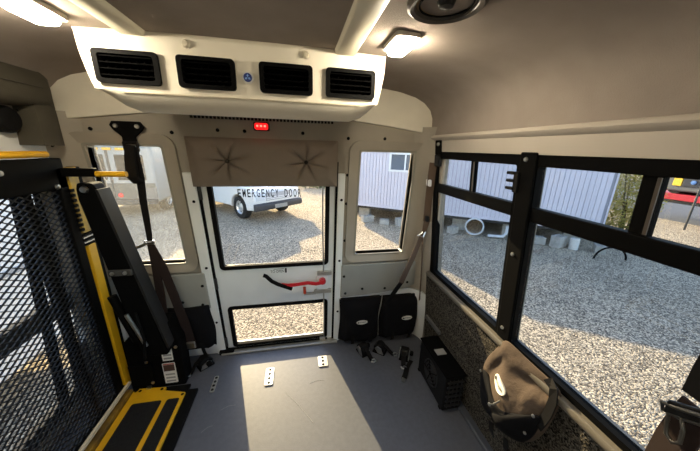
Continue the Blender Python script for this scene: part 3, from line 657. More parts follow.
for yy, zz in ((-1.2, .46), (-1.21, .56), (-.905, .47)): MB().lathe([(0, .005), (.006, .004), (.007, 0)], bagx(yy, zz, .014), (-1, 0, 0), 10).build('rivet', STEEL, bg)

# heater under the side window
ht = empty('floor_heater', (1.02, -.6, 0)); tag(ht, 'black box floor heater with slatted grille standing against the right wall', 'heater')
MB().box(.975, 1.098, -.742, -.41, .012, .262).build('case', PLASTIC, ht, bevel=.008)
MB().box(.968, 1.102, -.749, -.405, .262, .272).build('lid', BLACK, ht, bevel=.004)
MB().rplate(lambda u, v, d: Vector((u, v, d)), (1.005, 1.07, -.58, -.53), .004, .272, .274).build('sticker', LABELG, ht)
for k in range(6):
    z = .05+k*.034; MB().box(.985, 1.089, -.751, -.742, z, z+.012).build('grille_slat', mat('slat_dark', (34, 34, 36), .45), ht, bevel=.002)
for k in range(4):
    x = .998+k*.026; MB().box(x, x+.004, -.749, -.742, .04, .24).build('grille_rib', mat('slat_dark', (34, 34, 36), .45), ht)
for rr in (.02, .04, .06, .08):
    MB().lathe([(rr-.004, 0), (rr-.004, .008), (rr+.004, .008), (rr+.004, 0)], (.976, -.58, .14), (-1, 0, 0), 28).build('fan_guard', mat('slat_dark', (34, 34, 36), .45), ht, smooth=40)
for k in range(5):
    a = 2*math.pi*k/5; MB().tube([(.969, -.58, .14), (.969, -.58+.085*math.cos(a), .14+.085*math.sin(a))], .003, 6).build('guard_spoke', BLACK, ht)
MB().box(.975, .995, -.72, -.70, 0, .013).box(.975, .995, -.43, -.41, 0, .013).box(1.05, 1.07, -.72, -.70, 0, .013).box(1.05, 1.07, -.43, -.41, 0, .013).build('feet', RUBBER, ht)
# grey rail on the wall behind it
gr = MB().fbox(right, -.44, -.24, .30, .33, .012, .03).build('wall_track', mat('track_grey', (96, 96, 94), .5), wrt, bevel=.004)

# wheelchair tie-down retractors on the floor
def retractor(x, y, rz, label):
    r = empty('tie_down', (x, y, 0), rz); tag(r, label, 'tie-down', 'wheelchair tie-downs on the floor')
    M_ = Matrix.Translation((x, y, 0)) @ Matrix.Rotation(rz, 4, 'Z'); f = lambda u, v, d: M_ @ Vector((u, v, d))
    MB().fbox(f, -.035, .035, -.05, .05, .0, .012).build('base_plate', BLACK, r, bevel=.004)
    MB().prism([(-.04, .01), (.04, .01), (.045, .05), (.02, .08), (-.02, .08), (-.045, .05)], lambda a, z: f(-.03, a, z), lambda a, z: f(.03, a, z)).build('housing', PLASTIC, r, bevel=.006)
    MB().prism([(-.042, .01), (.0, .01), (.03, .045), (.01, .07), (-.02, .06)], lambda a, z: f(-.038, a, z), lambda a, z: f(-.033, a, z)).build('side_plate', STEEL, r, bevel=.001)
    MB().prism([(-.042, .01), (.03, .01), (.03, .045), (.01, .06), (-.03, .04)], lambda a, z: f(.033, a, z), lambda a, z: f(.038, a, z)).build('side_plate', STEEL, r, bevel=.001)
    MB().lathe([(.018, 0), (.018, .02), (.012, .026), (0, .026)], f(.038, .01, .04), M_.to_3x3() @ Vector((1, 0, 0)), 14).build('knob', RUBBER, r, smooth=40)
    MB().ribbon([f(0, -.03, .07), f(0, -.06, .055), f(.005, -.08, .03), f(.01, -.105, .008)], .032, .004, M_.to_3x3() @ Vector((1, 0, 0))).build('webbing', WEB, r)
    MB().tube([f(.01, -.1, .008), f(.03, -.11, .012), f(.028, -.13, .014), f(.005, -.135, .014), f(-.005, -.12, .012)], .005, 6).build('hook', STEEL, r, smooth=60)
    return r
retractor(.622, -.185, .35, 'black and steel tie-down on the floor under the first black pouch')
retractor(.755, -.195, .9, 'tie-down with bright steel plates lying under the gap between the pouches')
retractor(.925, -.28, -.55, 'tie-down on the floor between the second pouch and the heater')
retractor(-.525, -.125, -.9, 'small tie-down on the floor below the left black pouch')
bk = empty('belt_buckle', (.86, -.46, 0)); tag(bk, 'loose black buckle with steel tongue on the floor in front of the tie-downs', 'buckle')
MB().ribbon([(.895, -.40, .012), (.87, -.44, .012), (.845, -.475, .012)], .034, .02, (1, .6, 0)).build('housing', PLASTIC, bk, bevel=.005)
MB().ribbon([(.842, -.478, .012), (.825, -.50, .01)], .026, .004, (1, .6, 0)).build('tongue', STEEL, bk)
MB().ribbon([(.897, -.397, .012), (.93, -.36, .006), (.96, -.33, .004)], .03, .004, (1, .6, 0)).build('webbing', WEB, bk)

# ================================================================== WHEELCHAIR LIFT
lf = empty('wheelchair_lift', (-.85, -.5, 0)); tag(lf, 'black wheelchair lift with folded mesh platform and yellow edges at the left', 'wheelchair lift')
PX = -.935
def pl(y, z, d=0): return Vector((PX+d, y, z))
Y0, Y1, Z0, Z1 = -1.35, -.36, .075, 1.335
# expanded metal: two families of flat bars
ms = MB(); cw, chh = .046, .027; slope = chh/cw
L = []
for fam in (1, -1):
    k0 = int(-(Z1-Z0)/chh)-2; k1 = int((Y1-Y0)/cw*1)+int((Z1-Z0)/chh)+3
    for k in range(-70, 90):
        ys = Y0+k*cw  # line: z = Z0 + fam*slope*(y-ys)
        pts = []
        for y in (Y0, Y1):
            z = Z0+fam*slope*(y-ys)
            if Z0 <= z <= Z1: pts.append((y, z))
        for z in (Z0, Z1):
            y = ys+fam*(z-Z0)/slope
            if Y0 < y < Y1: pts.append((y, z))
        if len(pts) >= 2:
            (ya, za), (yb, zb) = pts[0], pts[-1]; tx, tz = yb-ya, zb-za; l = math.hypot(tx, tz)
            if l < .01: continue
            nx, nz = -tz/l*.0020, tx/l*.0020
            ms.hexa([pl(ya-nx, za-nz, -.003), pl(yb-nx, zb-nz, -.003), pl(yb+nx, zb+nz, -.003), pl(ya+nx, za+nz, -.003), pl(ya-nx, za-nz, .003), pl(yb-nx, zb-nz, .003), pl(yb+nx, zb+nz, .003), pl(ya+nx, za+nz, .003)])
mo = ms.build('mesh_panel', mat('mesh_black', (16, 17, 20), .5), lf, fix=False); mo['kind'] = 'stuff'
MB().fbox(pl, Y0-.05, Y1+.05, Z1-.03, 1.445, -.03, .012).build('top_beam', BLACK, lf, bevel=.006)
MB().fbox(pl, Y1-.002, Y1+.05, .06, 1.40, -.03, .012).build('end_rail', BLACK, lf, bevel=.004)
MB().fbox(pl, Y1+.115, Y1+.145, .045, 1.40, -.03, .012).build('end_rail', BLACK, lf, bevel=.004)
MB().fbox(pl, Y1+.062, Y1+.116, .045, 1.0, -.012, .016).build('yellow_edge', YELLOW, lf, bevel=.003)
MB().fbox(pl, Y1+.055, Y1+.116, 1.07, 1.40, -.012, .016).build('yellow_edge', YWORN, lf, bevel=.003)
for k in range(9):
    z = 1.085+k*.025; MB().fbox(pl, Y1+.04, Y1+.062, z, z+.014, .012, .022).build('hinge_tooth', BLACK, lf)
for k in range(5):
    z = 1.003+k*.013; MB().fbox(pl, Y1+.05, Y1+.118, z, z+.007, -.005, .014).build('hinge_strip', STEEL if k % 2 else BLACK, lf)
MB().fbox(pl, Y0-.05, Y1+.06, .045, .085, -.03, .012).build('bottom_beam', BLACK, lf, bevel=.004)
MB().box(-.9235, -.906, -1.4, -.27, .066, .080).build('cream_strip', mat('strip_pale', (206, 196, 170), .6), lf)
for yy in (-.50, -.95):
    MB().fbox(pl, yy-.016, yy+.016, Z0, Z1, -.035, -.006).build('platform_rib', BLACK, lf)
for y, z in ((-.375, 1.318), (-.30, 1.37), (-.6, 1.40)): MB().lathe([(0, .008), (.01, .007), (.012, 0)], pl(y, z, .012), (1, 0, 0), 12).build('bolt', STEEL, lf, smooth=40)
# yellow hand rails
MB().tube([(PX, -1.4, 1.468), (PX, -.42, 1.464), (PX, -.37, 1.462)], .014, 12).build('handrail', YELLOW, lf, smooth=60)
MB().tube([(-.80, -.32, 1.372), (-.665, -.315, 1.372)], .0135, 12).build('handle', YELLOW, lf, smooth=60)
MB().box(-.93, -.79, -.335, -.305, 1.36, 1.40).build('handle_bracket', BLACK, lf, bevel=.004)
# arm: two parallel plates leaning from the top pivot to the base tower
def arm(x0, x1, y0, y1, w0, w1, z0, z1, name, material):
    loops = []
    for t in (0, .03, .08, .5, 1):
        x = x0+(x1-x0)*t; z = z0+(z1-z0)*t; ww = w0+(w1-w0)*t; ww *= (.6 if t == 0 else .85 if t == .03 else 1)
        loops.append([(x-ww/2, y0, z), (x+ww/2, y0, z), (x+ww/2, y1, z), (x-ww/2, y1, z)])
    return MB().loft(loops).build(name, material, lf, bevel=.008)
arm(-.845, -.70, -.335, -.255, .10, .13, 1.33, .30, 'lift_arm', BLACK)
MB().loft([[(-.795+.17*t-.006, -.34, 1.30-.95*t), (-.795+.17*t+.006, -.34, 1.30-.95*t), (-.795+.17*t+.006, -.25, 1.30-.95*t), (-.795+.17*t-.006, -.25, 1.30-.95*t)] for t in (0, .5, 1)]).build('arm_edge', mat('edge_grey', (30, 30, 30), .5, spec=.2), lf)
MB().lathe([(0, .014), (.014, .012), (.018, .0)], (-.845, -.336, 1.30), (0, -1, 0), 14).build('pivot_bolt', STEEL, lf, smooth=40)
MB().box(-.83, -.72, -.35, -.335, .84, .875).build('arm_clamp', mat('clamp_dark', (60, 60, 58), .4), lf, bevel=.005)
for x in (-.81, -.75): MB().lathe([(0, .008), (.009, .006), (.01, 0)], (x, -.35, .858), (0, -1, 0), 12).build('bolt', STEEL, lf, smooth=40)
MB().tube([(-.87, -.30, .70), (-.80, -.30, .40)], .022, 12).build('cylinder', BLACK, lf, smooth=60)
MB().tube([(-.80, -.335, .60), (-.735, -.335, .38)], .012, 10).build('piston_rod', STEEL, lf, smooth=60)
MB().prism([(-.90, .0), (-.60, .0), (-.595, .34), (-.64, .48), (-.74, .50), (-.90, .36)], lambda x, z: (x, -.27, z), lambda x, z: (x, -.16, z)).build('base_tower', BLACK, lf, bevel=.008)
MB().box(-.90, -.77, -.282, -.24, .0, .2).build('base_bracket', BLACK, lf, bevel=.006)
def frt(x, z, d): return Vector((x, -.27-d, z))
l1 = MB().rplate(frt, (-.705, -.645, .205, .295), .003, .0, .003).build('warning_label', LABEL, lf)
for k in range(3): MB().fbox(frt, -.698, -.652, .215+k*.025, .229+k*.025, .003, .0036).build('label_print', LABELG, l1)
l2 = MB().rplate(frt, (-.715, -.642, .03, .185), .003, .0, .003).build('warning_label', LABEL, lf)
MB().fbox(frt, -.71, -.647, .125, .172, .003, .0036).build('label_picture', mat('label_brown', (70, 48, 42), .6), l2)
MB().fbox(frt, -.71, -.647, .174, .182, .003, .0036).build('label_band', mat('label_red', (170, 66, 50), .6), l2)
for k in range(3): MB().fbox(frt, -.706, -.652, .04+k*.026, .052+k*.026, .003, .0036).build('label_print', LABELG, l2)
for x, z in ((-.76, .40), (-.62, .30), (-.79, .22), (-.78, .06)): MB().lathe([(0, .008), (.009, .006), (.01, 0)], (x, -.27 if x > -.77 else -.282, z), (0, -1, 0), 12).build('bolt', STEEL, lf, smooth=40)
MB().tube([(-.74, -.36, .62), (-.72, -.37, .45), (-.75, -.35, .3)], .008, 8).build('hose', RUBBER, lf, smooth=60)

# yellow threshold ramp on the floor, separate plate
tp = empty('threshold_plate', (-.72, -.6, 0)); tag(tp, 'yellow steel threshold plate with two black grit pads on the floor by the lift', 'floor plate')
tz = lambda x, y, d: Vector((x, y, d))
MB().prism([(-.885, -.285), (-.70, -.30), (-.70, -.325), (-.568, -.36), (-.565, -1.45), (-.87, -1.45)], lambda x, y: (x, y, .014), lambda x, y: (x, y, .03)).build('plate', YELLOW, tp, bevel=.003)
MB().box(-.565, -.505, -1.45, -.33, .0, .02).build('rubber_edge', RUBBER, tp, bevel=.006)
MB().box(-.93, -.565, -1.45, -.285, .0, .014).build('underlay', RUBBER, tp)
MB().box(-.925, -.888, -1.45, -.30, .014, .045).build('side_lip', mat('lip_ochre', (150, 116, 30), .7, rgb2=(90, 70, 30), vscale=15), tp, bevel=.003)
for x0, x1 in ((-.842, -.682), (-.655, -.585)):
    for ya, yb in ((-.40, -.86), (-.90, -1.42)):
        MB().rplate(tz, (x0, x1, yb, ya), .012, .03, .033).build('grit_pad', GRIT, tp)
for x, y in ((-.87, -.305), (-.845, -.308), (-.58, -.375), (-.72, -.315)): MB().lathe([(0, .003), (.008, .002), (.009, 0)], (x, y, .03), (0, 0, 1), 12).build('bolt', RUBBER, tp, smooth=40)
for x in (-.87, -.8): MB().box(x-.012, x+.012, -.305, -.286, .03, .042).build('hinge_knuckle', STEEL if x > -.85 else BLACK, tp)

# ================================================================== OUTSIDE
def frame(ox, oy, ang):
    c, s = math.cos(math.radians(ang)), math.sin(math.radians(ang))
    return lambda x, y, z: Vector((ox+x*c-y*s, oy+x*s+y*c, GZ+z))
# ------ office trailer on piers
TE = Vector((.827, -.563, 0)); TN = Vector((-.562, -.827, 0)); TP = Vector((2.2, 6.77, 0))
def tr(t, z, d=0): return TP+TE*t+TN*d+Vector((0, 0, z))
T0, T1, TB, TT = -.42, 6.5, -.31, 1.50
tl_ = empty('office_trailer', tr(3, GZ)); tag(tl_, 'white ribbed office trailer raised on blocks beyond the side windows', 'building')
SIDING = mat('white_siding', (216, 210, 220), .5, var=.04, vscale=2)
pitch = .105; npan = int((T1-T0)/pitch); ribm = None
TW = (.95, 1.95, .86, 1.44)
for k in range(npan):
    a = T0+k*pitch; b = a+pitch
    segs = [(TB, TT)]
    if b > TW[0] and a < TW[1]: segs = [(TB, TW[2]), (TW[3], TT)]
    pm = MB()
    for z0, z1 in segs: pm.fbox(tr, a+.005, b-.005, z0, z1, -.02, .0)
    pm.build('siding_plank', SIDING, tl_)
MB().panel(tr, T0, T1, TB, TT, [TW], -.06, -.019).build('wall_backing', mat('siding_gap', (150, 150, 160), .7), tl_)
MB().fbox(tr, T0, T0+.03, TB, TT, -3.2, -.0).fbox(tr, T1-.03, T1, TB, TT, -3.2, -.0).fbox(tr, T0, T1, TB, TT, -3.2, -3.15).build('end_walls', SIDING, tl_)
MB().fbox(tr, T0-.02, T1+.02, TT, TT+.1, -3.25, .05).build('roof', mat('roof_grey', (160, 160, 160), .7), tl_)
MB().fbox(tr, T0, T1, TB-.1, TB, -3.2, -.02).build('chassis', mat('chassis_dark', (40, 38, 36), .8), tl_)
MB().fbox(tr, T0, T1, TB-.02, TB+.05, -.02, .012).build('bottom_trim', SIDING, tl_)
twn = MB().ring(tr, (TW[0], TW[1], TW[2], TW[3]), (TW[0]+.06, TW[1]-.06, TW[2]+.06, TW[3]-.06), .005, .005, -.05, .03, n=2).build('window', mat('trim_white', (240, 240, 240), .5), tl_)
MB().fbox(tr, (TW[0]+TW[1])/2-.02, (TW[0]+TW[1])/2+.02, TW[2]+.05, TW[3]-.05, -.03, .02).build('mullion', mat('trim_white', (240, 240, 240), .5), twn)
for a, b in ((TW[0]+.05, 1.44), (1.46, TW[1]-.05)): MB().fbox(tr, a, b, TW[2]+.05, TW[3]-.05, -.04, -.03).build('pane', mat('dark_pane', (96, 108, 122), .1), twn)
MB().fbox(tr, T0, T1, GZ, TB-.05, -3.2, -3.15).fbox(tr, T0, T0+.03, GZ, TB-.05, -3.15, -.7).build('sun_block_skirt', mat('sun_block_dark', (70, 62, 56), .9), tl_)  # added at the back to block sun and darken the underside
# piers of stacked blocks
BLK = mat('concrete_block', (176, 172, 164), .9, var=.25, vscale=9, bump=.2, bscale=50)
for t_, n_ in ((.05, 2), (1.6, 2), (3.2, 2), (4.6, 2), (6.05, 2)):
    pr = empty('block_pier', tr(t_, GZ, -.45)); tag(pr, {.05: 'stacked block pier under the left end of the trailer', 1.6: 'stacked block pier under the trailer window', 3.2: 'stacked block pier left of the coiled hose under the trailer', 4.6: 'stacked block pier under the middle of the trailer', 6.05: 'stacked block pier under the right end of the trailer'}[t_], 'pier', 'piers under the trailer')
    for k in range(n_): MB().fbox(tr, t_-.2, t_+.2, GZ+k*.205, GZ+k*.205+.2, -.55, -.35).build('block', BLK, pr, bevel=.008)
def loose_block(t, d, w_, h, dp, rz, label, group='loose blocks by the trailer'):
    c = tr(t, GZ, d); o = MB(); R_ = Matrix.Rotation(rz, 3, 'Z'); f = lambda u, v, q: c+R_ @ Vector((u, v, q))
    o.panel(f, -w_/2, w_/2, -dp/2, dp/2, [(-w_*.36, -w_*.06, -dp*.3, dp*.3), (w_*.06, w_*.36, -dp*.3, dp*.3)], 0, h)
    ob = o.build('concrete_block', BLK, bevel=.006); tag(ob, label, 'block', group)
loose_block(5.66, .05, .38, .3, .22, .3, 'hollow concrete block standing under the middle of the trailer wall, left of the pale cylinder')
loose_block(5.22, .02, .3, .2, .2, -.5, 'low concrete block left of the tallest block under the trailer')
loose_block(6.5, .1, .34, .2, .2, .8, 'concrete block beside the right end of the trailer')
loose_block(.35, .1, .4, .2, .2, .2, 'concrete block below the left end of the trailer wall')
loose_block(.95, .15, .3, .16, .2, -.3, 'broken grey block lying below the trailer window')
loose_block(1.5, .05, .4, .25, .2, .1, 'tall concrete block near the corner window, right of the broken one')
loose_block(3.05, .1, .3, .2, .2, .4, 'concrete block left of the coiled hose')
cyl_ = MB().lathe([(0, 0), (.1, 0), (.1, .28), (.085, .29), (0, .29)], tr(5.98, GZ, .1), (0, 0, 1), 18).build('white_bucket', mat('bucket', (215, 212, 205), .5), smooth=40); tag(cyl_, 'pale cylinder standing under the trailer beside the tall block', 'bucket')
# coiled hose
co = tr(3.62, GZ+.27, .05); coil = []
for k in range(72):
    a = 2*math.pi*k/24; coil.append(co+TE*(math.cos(a)*.235)+Vector((0, 0, math.sin(a)*.235))+TN*(.03*k/24+.02*math.sin(k)))
hz = MB().tube(coil, .022, 8).build('coiled_hose', mat('hose_pale', (200, 204, 206), .5), smooth=60); tag(hz, 'pale coiled hose leaning under the trailer', 'hose')
dr = MB().tube([tr(4.45, TB-.13, .06), tr(4.45, GZ+.2, .06), tr(4.38, GZ+.08, .08), tr(4.0, GZ+.06, .12)], .04, 10).build('drain_pipe', mat('pipe_white', (210, 212, 214), .5), smooth=60); tag(dr, 'white drain pipe beside the coiled hose under the trailer', 'pipe')
hp = MB().tube([Vector((7.3, 2.62, GZ))+Vector((math.cos(math.pi*k/14)*.33, -.1*math.cos(math.pi*k/14), math.sin(math.pi*k/14)*.3)) for k in range(15)], .02, 8).build('black_hose', RUBBER, smooth=60); tag(hp, 'black hose arching out of the gravel in front of the trailer', 'hose')

# ------ leaf clouds
def leaves(name, centre, rx, ry, rz, n, size, material, parent, seed):
    rn = random.Random(seed); mb = MB()
    for _ in range(n):
        while True:
            p = Vector((rn.uniform(-1, 1), rn.uniform(-1, 1), rn.uniform(-1, 1)))
            if .25 < p.length < 1: break
        p = Vector((p.x*rx, p.y*ry, p.z*rz))*(1+.15*math.sin(p.x*5+p.z*7)); c = Vector(centre)+p
        d = Vector((rn.gauss(0, 1), rn.gauss(0, 1), rn.gauss(0, 1))).normalized(); e = d.orthogonal().normalized()*rn.uniform(.35, .6); s_ = size*rn.uniform(.6, 1.3)
        if c.z < GZ+.02: continue
        mb.poly([c-d*s_, c+e*s_*.6, c+d*s_, c-e*s_*.6])
    o = mb.build(name, material, parent, fix=False); o['kind'] = 'stuff'; return o
LEAF = mat('leaf_yellow_green', (206, 190, 104), .6, rgb2=(122, 124, 62), vscale=6)
lt_ = LEAF.node_tree; pb = lt_.nodes['Principled BSDF']; tl2 = lt_.nodes.new('ShaderNodeBsdfTranslucent'); tl2.inputs[0].default_value = (*lin((170, 160, 70)), 1)
mx2 = lt_.nodes.new('ShaderNodeMixShader'); mx2.inputs[0].default_value = .45; lt_.links.new(pb.outputs[0], mx2.inputs[1]); lt_.links.new(tl2.outputs[0], mx2.inputs[2])
lt_.links.new(mx2.outputs[0], lt_.nodes['Material Output'].inputs[0])
LEAFG = mat('leaf_dull_green', (112, 124, 78), .7, rgb2=(70, 84, 52), vscale=4)
bs = empty('tall_bush', (9.35, 3.75, GZ)); tag(bs, 'tall yellow green bush standing beyond the right end of the trailer', 'bush')
leaves('foliage', (9.35, 3.9, .45), .62, .62, 1.35, 5200, .055, LEAF, bs, 3)
for k in range(5):
    a = k*1.3; MB().tube([(9.35+.05*math.cos(a), 3.75+.05*math.sin(a), GZ), (9.35+.2*math.cos(a), 3.75+.2*math.sin(a), .1), (9.35+.4*math.cos(a), 3.75+.4*math.sin(a), 1.2)], [.035, .025, .01], 7).build('stem', mat('bark', (84, 70, 54), .9), bs)
for k, (x, y, rx, n, lab) in enumerate(((1.2, 14.5, 1.6, 900, 'low green scrub at the far side of the yard, right of the pickup'), (4.3, 15.2, 1.8, 900, 'low scrub behind the trailer end, at the far side of the yard'), (-2.6, 15.5, 2.2, 1200, 'low scrub behind the white pickup'), (-9.5, 16, 3.0, 1500, 'broad scrub behind the white bus'))):
    hb = empty('scrub', (x, y, GZ)); tag(hb, lab, 'bush'); leaves('foliage', (x, y, GZ+.35), rx, .9, .8, n, .14, LEAFG, hb, 20+k)
    MB().tube([(x, y, GZ), (x+.1, y, GZ+.5)], .03, 6).build('stem', mat('bark', (84, 70, 54), .9), hb)

# ------ wheels
TYRE = mat('tyre', (34, 32, 30), .9, var=.15, vscale=10); RIM = mat('rim', (205, 206, 206), .35, metal=.6)
def wheel(f, x, y, r, wd, parent, out):
    """f: frame; out: +1 / -1 side of the vehicle"""
    c = f(x, y, r); ax = (f(x, y+out, r)-c).normalized()
    w_ = MB().lathe([(r*.6, -wd/2), (r*.85, -wd/2), (r*.97, -wd*.38), (r, -wd*.2), (r, wd*.2), (r*.97, wd*.38), (r*.85, wd/2), (r*.6, wd/2)], c, ax, 28, closed=True).build('tyre', TYRE, parent, smooth=40)
    MB().lathe([(r*.62, wd*.42), (r*.56, wd*.3), (r*.5, wd*.2), (r*.3, wd*.28), (r*.14, wd*.36), (0, wd*.36)], c, ax, 24).build('rim', RIM, w_, smooth=40)
    MB().lathe([(r*.62, -wd*.3), (0, -wd*.3)], c, ax, 24).build('hub_back', RUBBER, w_)
    u = ax.orthogonal().normalized(); v = ax.cross(u)
    for k in range(6):
        a = 2*math.pi*k/6; p = c+(u*math.cos(a)+v*math.sin(a))*r*.38; MB().cyl(p+ax*wd*.18, p+ax*wd*.27, r*.06, 8).build('rim_hole', RUBBER, w_)
def side_profile(f, poly, y0, y1, name, material, parent, bevel=.03, smooth=40):
    return MB().prism(poly, lambda x, z: f(x, y0, z), lambda x, z: f(x, y1, z)).build(name, material, parent, smooth=smooth, bevel=bevel)
# ------ white pickup
VW = mat('vehicle_white', (226, 226, 224), .3, var=.04); VG = mat('vehicle_glass', (30, 36, 42), .08); BUMP = mat('bumper_grey', (58, 58, 60), .5)
pf = frame(-1.08, 7.80, -48)
pk = empty('pickup_truck', pf(-1.5, 0, 0)); tag(pk, 'white pickup truck parked behind the bus, seen through the emergency door', 'truck')
def arch(cx, r, n=8): return [(cx+r*math.cos(math.pi*k/n), .36+r*math.sin(math.pi*k/n)*1.02) for k in range(n+1)]
low = [(.82, .40), (.9, .55), (.9, .78), (.84, .98), (.6, 1.06), (-.35, 1.14), (-3.8, 1.14), (-3.85, .55), (-3.7, .5)] + list(reversed(arch(-2.9, .45))) + [(-.5, .4)] + list(reversed(arch(0, .46)))
side_profile(pf, low, -.93, .93, 'body', VW, pk, bevel=.03)
MB().loft([[pf(-.45, -.88, 1.12), pf(-.45, .88, 1.12), pf(-2.0, .88, 1.12), pf(-2.0, -.88, 1.12)], [pf(-1.0, -.78, 2.0), pf(-1.0, .78, 2.0), pf(-2.0, .78, 2.0), pf(-2.0, -.78, 2.0)], [pf(-1.12, -.72, 2.07), pf(-1.12, .72, 2.07), pf(-2.0, .72, 2.07), pf(-2.0, -.72, 2.07)]]).build('cab', VW, pk, bevel=.03)
MB().loft([[pf(-2.03, -.9, 1.15), pf(-2.03, .9, 1.15), pf(-3.78, .9, 1.15), pf(-3.78, -.9, 1.15)], [pf(-2.03, -.84, 2.12), pf(-2.03, .84, 2.12), pf(-3.72, .84, 2.12), pf(-3.72, -.84, 2.12)]]).build('bed_cap', VW, pk, bevel=.04)
for s in (-1, 1):
    MB().hexa([pf(-.72, s*.865, 1.2), pf(-1.9, s*.865, 1.2), pf(-1.9, s*.785, 1.85), pf(-1.1, s*.785, 1.85), pf(-.72, s*.885, 1.2), pf(-1.9, s*.885, 1.2), pf(-1.9, s*.805, 1.85), pf(-1.1, s*.805, 1.85)]).build('side_window', VG, pk)
MB().hexa([pf(-.50, -.78, 1.18), pf(-.50, .78, 1.18), pf(-.96, .70, 1.9), pf(-.96, -.70, 1.9), pf(-.46, -.78, 1.18), pf(-.46, .78, 1.18), pf(-.93, .70, 1.9), pf(-.93, -.70, 1.9)]).build('windshield', VG, pk)
side_profile(pf, [(.86, .36), (1.0, .40), (1.02, .50), (1.0, .60), (.86, .62)], -.95, .95, 'bumper', BUMP, pk, bevel=.03)
side_profile(pf, [(1.01, .42), (1.03, .42), (1.03, .54), (1.01, .54)], -.25, .25, 'plate', LABELG, pk, bevel=.003)
MB().hexa([pf(.88, -.5, .68), pf(.88, .5, .68), pf(.86, .5, .92), pf(.86, -.5, .92), pf(.92, -.5, .68), pf(.92, .5, .68), pf(.89, .5, .92), pf(.89, -.5, .92)]).build('grille', mat('grille_silver', (170, 170, 170), .4), pk)
for k in range(2): MB().hexa([pf(.915, -.48, .71+k*.055), pf(.915, .48, .71+k*.055), pf(.91, .48, .73+k*.055), pf(.91, -.48, .73+k*.055), pf(.93, -.48, .71+k*.055), pf(.93, .48, .71+k*.055), pf(.925, .48, .73+k*.055), pf(.925, -.48, .73+k*.055)]).build('grille_bar', VW, pk)
for s in (-1, 1):
    MB().fbox(pf, .86, .915, min(s*.55, s*.86), max(s*.55, s*.86), .70, .90).build('headlight', mat('headlamp', (210, 215, 218), .15), pk, bevel=.02)
    wheel(pf, 0, s*.78, .39, .26, pk, s); wheel(pf, -2.9, s*.78, .39, .26, pk, s)
    MB().fbox(pf, -.75, -.6, min(s*.93, s*1.08), max(s*.93, s*1.08), 1.15, 1.32).build('mirror', BUMP, pk, bevel=.03)
MB().fbox(pf, -3.9, -3.82, -.9, .9, .5, .62).build('rear_bumper', BUMP, pk, bevel=.02)
# ------ white bus at the left
bf = frame(-5.65, 8.0, 90)      # local x runs away from us
wb = empty('shuttle_bus', bf(0, 0, 0)); tag(wb, 'white bus with red tail lamp parked beyond the dusty left corner window', 'bus')
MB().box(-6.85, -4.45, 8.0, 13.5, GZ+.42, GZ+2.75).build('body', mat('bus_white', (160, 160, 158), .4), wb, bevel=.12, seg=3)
MB().box(-6.6, -5.8, 7.97, 8.01, .35, 1.15).build('rear_window', VG, wb, bevel=.03)
MB().box(-5.5, -4.7, 7.97, 8.01, .35, 1.15).build('rear_window', VG, wb, bevel=.03)
MB().box(-6.82, -4.48, 7.975, 8.0, GZ+.5, .25).build('lower_panel', mat('lower_grey', (96, 93, 88), .5, var=.15, vscale=3), wb)
MB().box(-6.85, -4.45, 7.86, 8.0, GZ+.38, GZ+.56).build('bumper', BUMP, wb, bevel=.03)
MB().box(-4.92, -4.46, 7.96, 8.0, -.34, .1).ring(lambda u, v, d: Vector((u, 7.96-d, v)), (-4.92, -4.46, -.34, .1), (-4.87, -4.51, -.29, .05), .01, .01, 0, .02).build('hatch', mat('hatch_grey', (120, 116, 112), .6), wb)
for x in (-5.52, -6.5): MB().lathe([(.075, 0), (.075, .03), (.05, .05), (0, .055)], (x, 8.0, -.14), (0, -1, 0), 20).build('tail_lamp', mat('tail_red', (214, 30, 36), .25, emit=.6), wb, smooth=40)
for x in (-5.3, -5.65, -6): MB().box(x-.12, x+.12, 7.95, 8.0, 1.28, 1.36).build('marker_lamp', mat('marker_amber', (236, 178, 40), .3), wb, bevel=.02)
MB().box(-6.8, -4.5, 7.985, 8.0, .12, .2).build('stripe', mat('stripe_blue', (90, 120, 160), .4), wb)
MB().box(-5.72, -5.66, 7.97, 8.0, -.4, 1.3).build('door_seam', BUMP, wb)
for yy in (8.9, 12.0):
    for s in (-1, 1): wheel(bf, yy-8.0, s*1.02, .4, .26, wb, s)
# ------ white box truck parked left of the bus
bt = empty('box_truck', (-3.3, -.5, GZ)); tag(bt, 'white box truck parked left of the bus, glimpsed through the lift mesh', 'truck')
MB().box(-4.6, -2.35, -4.6, 1.9, GZ+.34, GZ+3.1).build('cargo_box', VW, bt, bevel=.04)
MB().box(-4.3, -2.6, -4.6, -.2, GZ+.45, GZ+.72).build('chassis', BUMP, bt, bevel=.02)
MB().box(-4.45, -2.5, -6.4, -4.7, GZ+.6, GZ+2.2).build('cab', VW, bt, bevel=.15, seg=3)
for z in (GZ+1.2, GZ+2.2): MB().box(-2.36, -2.335, -4.6, 1.9, z, z+.05).build('side_rail', mat('rail_grey', (150, 152, 156), .5), bt)
btf = frame(-3.45, 0, 90)
for yy in (-5.4, -3.4):
    for sd_ in (-1, 1): wheel(btf, yy, sd_*1.0, .42, .26, bt, sd_)
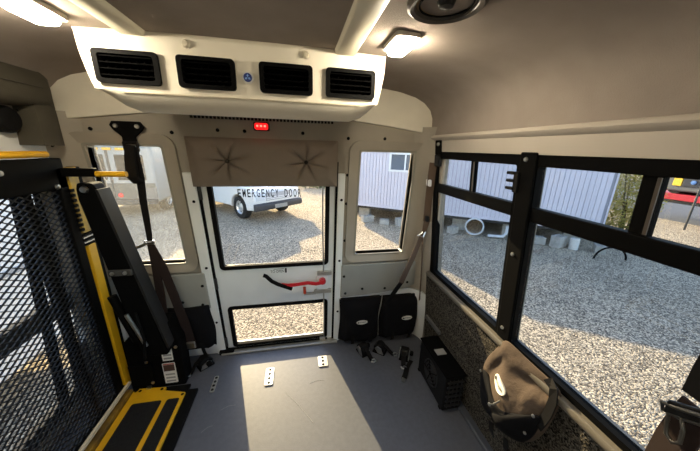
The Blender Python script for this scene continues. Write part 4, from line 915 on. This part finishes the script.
# ------ red flatbed with machine, far right
fb = empty('flatbed_trailer', (14.4, 4.5, GZ)); tag(fb, 'red flatbed trailer far off in the yard at the right', 'trailer')
FR = mat('flatbed_red', (176, 34, 52), .45)
MB().box(14.0, 16.0, 1.5, 6.3, -.02, .2).build('deck', FR, fb, bevel=.02)
MB().box(14.2, 15.8, 1.6, 6.1, -.16, -.02).build('chassis', BUMP, fb)
MB().box(14.9, 15.1, 6.3, 7.6, -.1, .02).build('tow_bar', BUMP, fb, bevel=.02)
ff = frame(15.0, 3.4, 90)
for yy in (-1.6, -.8, .0):
    for s in (-1, 1): wheel(ff, yy, s*.8, .34, .24, fb, s)
mc = empty('road_machine', (15, 4.4, .2)); tag(mc, 'grey machine with yellow panels loaded on the red flatbed', 'machine')
MB().box(14.1, 15.8, 2.6, 6.0, .3, 1.1).build('body', mat('machine_grey', (92, 94, 96), .5), mc, bevel=.06)
for y in (4.7, 5.55): MB().box(14.06, 14.12, y-.12, y+.12, .5, .82).build('yellow_panel', mat('panel_yellow', (222, 190, 60), .4), mc, bevel=.01)
MB().box(14.06, 14.12, 4.86, 5.4, .5, .82).build('dark_panel', mat('panel_dark', (44, 48, 56), .4), mc, bevel=.01)
MB().lathe([(.07, 0), (.07, .03), (0, .04)], (14.06, 5.12, .66), (-1, 0, 0), 18).build('blue_cap', mat('cap_blue', (90, 130, 190), .3), mc, smooth=40)
MB().box(14.4, 15.5, 2.9, 4.0, 1.1, 1.9).build('cab', VG, mc, bevel=.05)
for y in (2.9, 5.6): MB().cyl((14.15, y, .42), (15.75, y, .42), .22, 22).build('roller', TYRE, mc, smooth=50)
pq = MB().tube([(12.9, 4.35, GZ), (12.9, 4.35, 2.2)], .03, 8).build('yard_pole', mat('pole_dark', (60, 60, 60), .5), smooth=60); tag(pq, 'thin dark pole standing in front of the red flatbed', 'pole')
kb = MB().box(14.25, 34, -20, 25, GZ-.02, GZ+.0005).build('paved_strip', mat('asphalt', (92, 94, 100), .9, var=.1, vscale=8)); tag(kb, 'grey paved lot under the red flatbed at the far right', 'pavement')
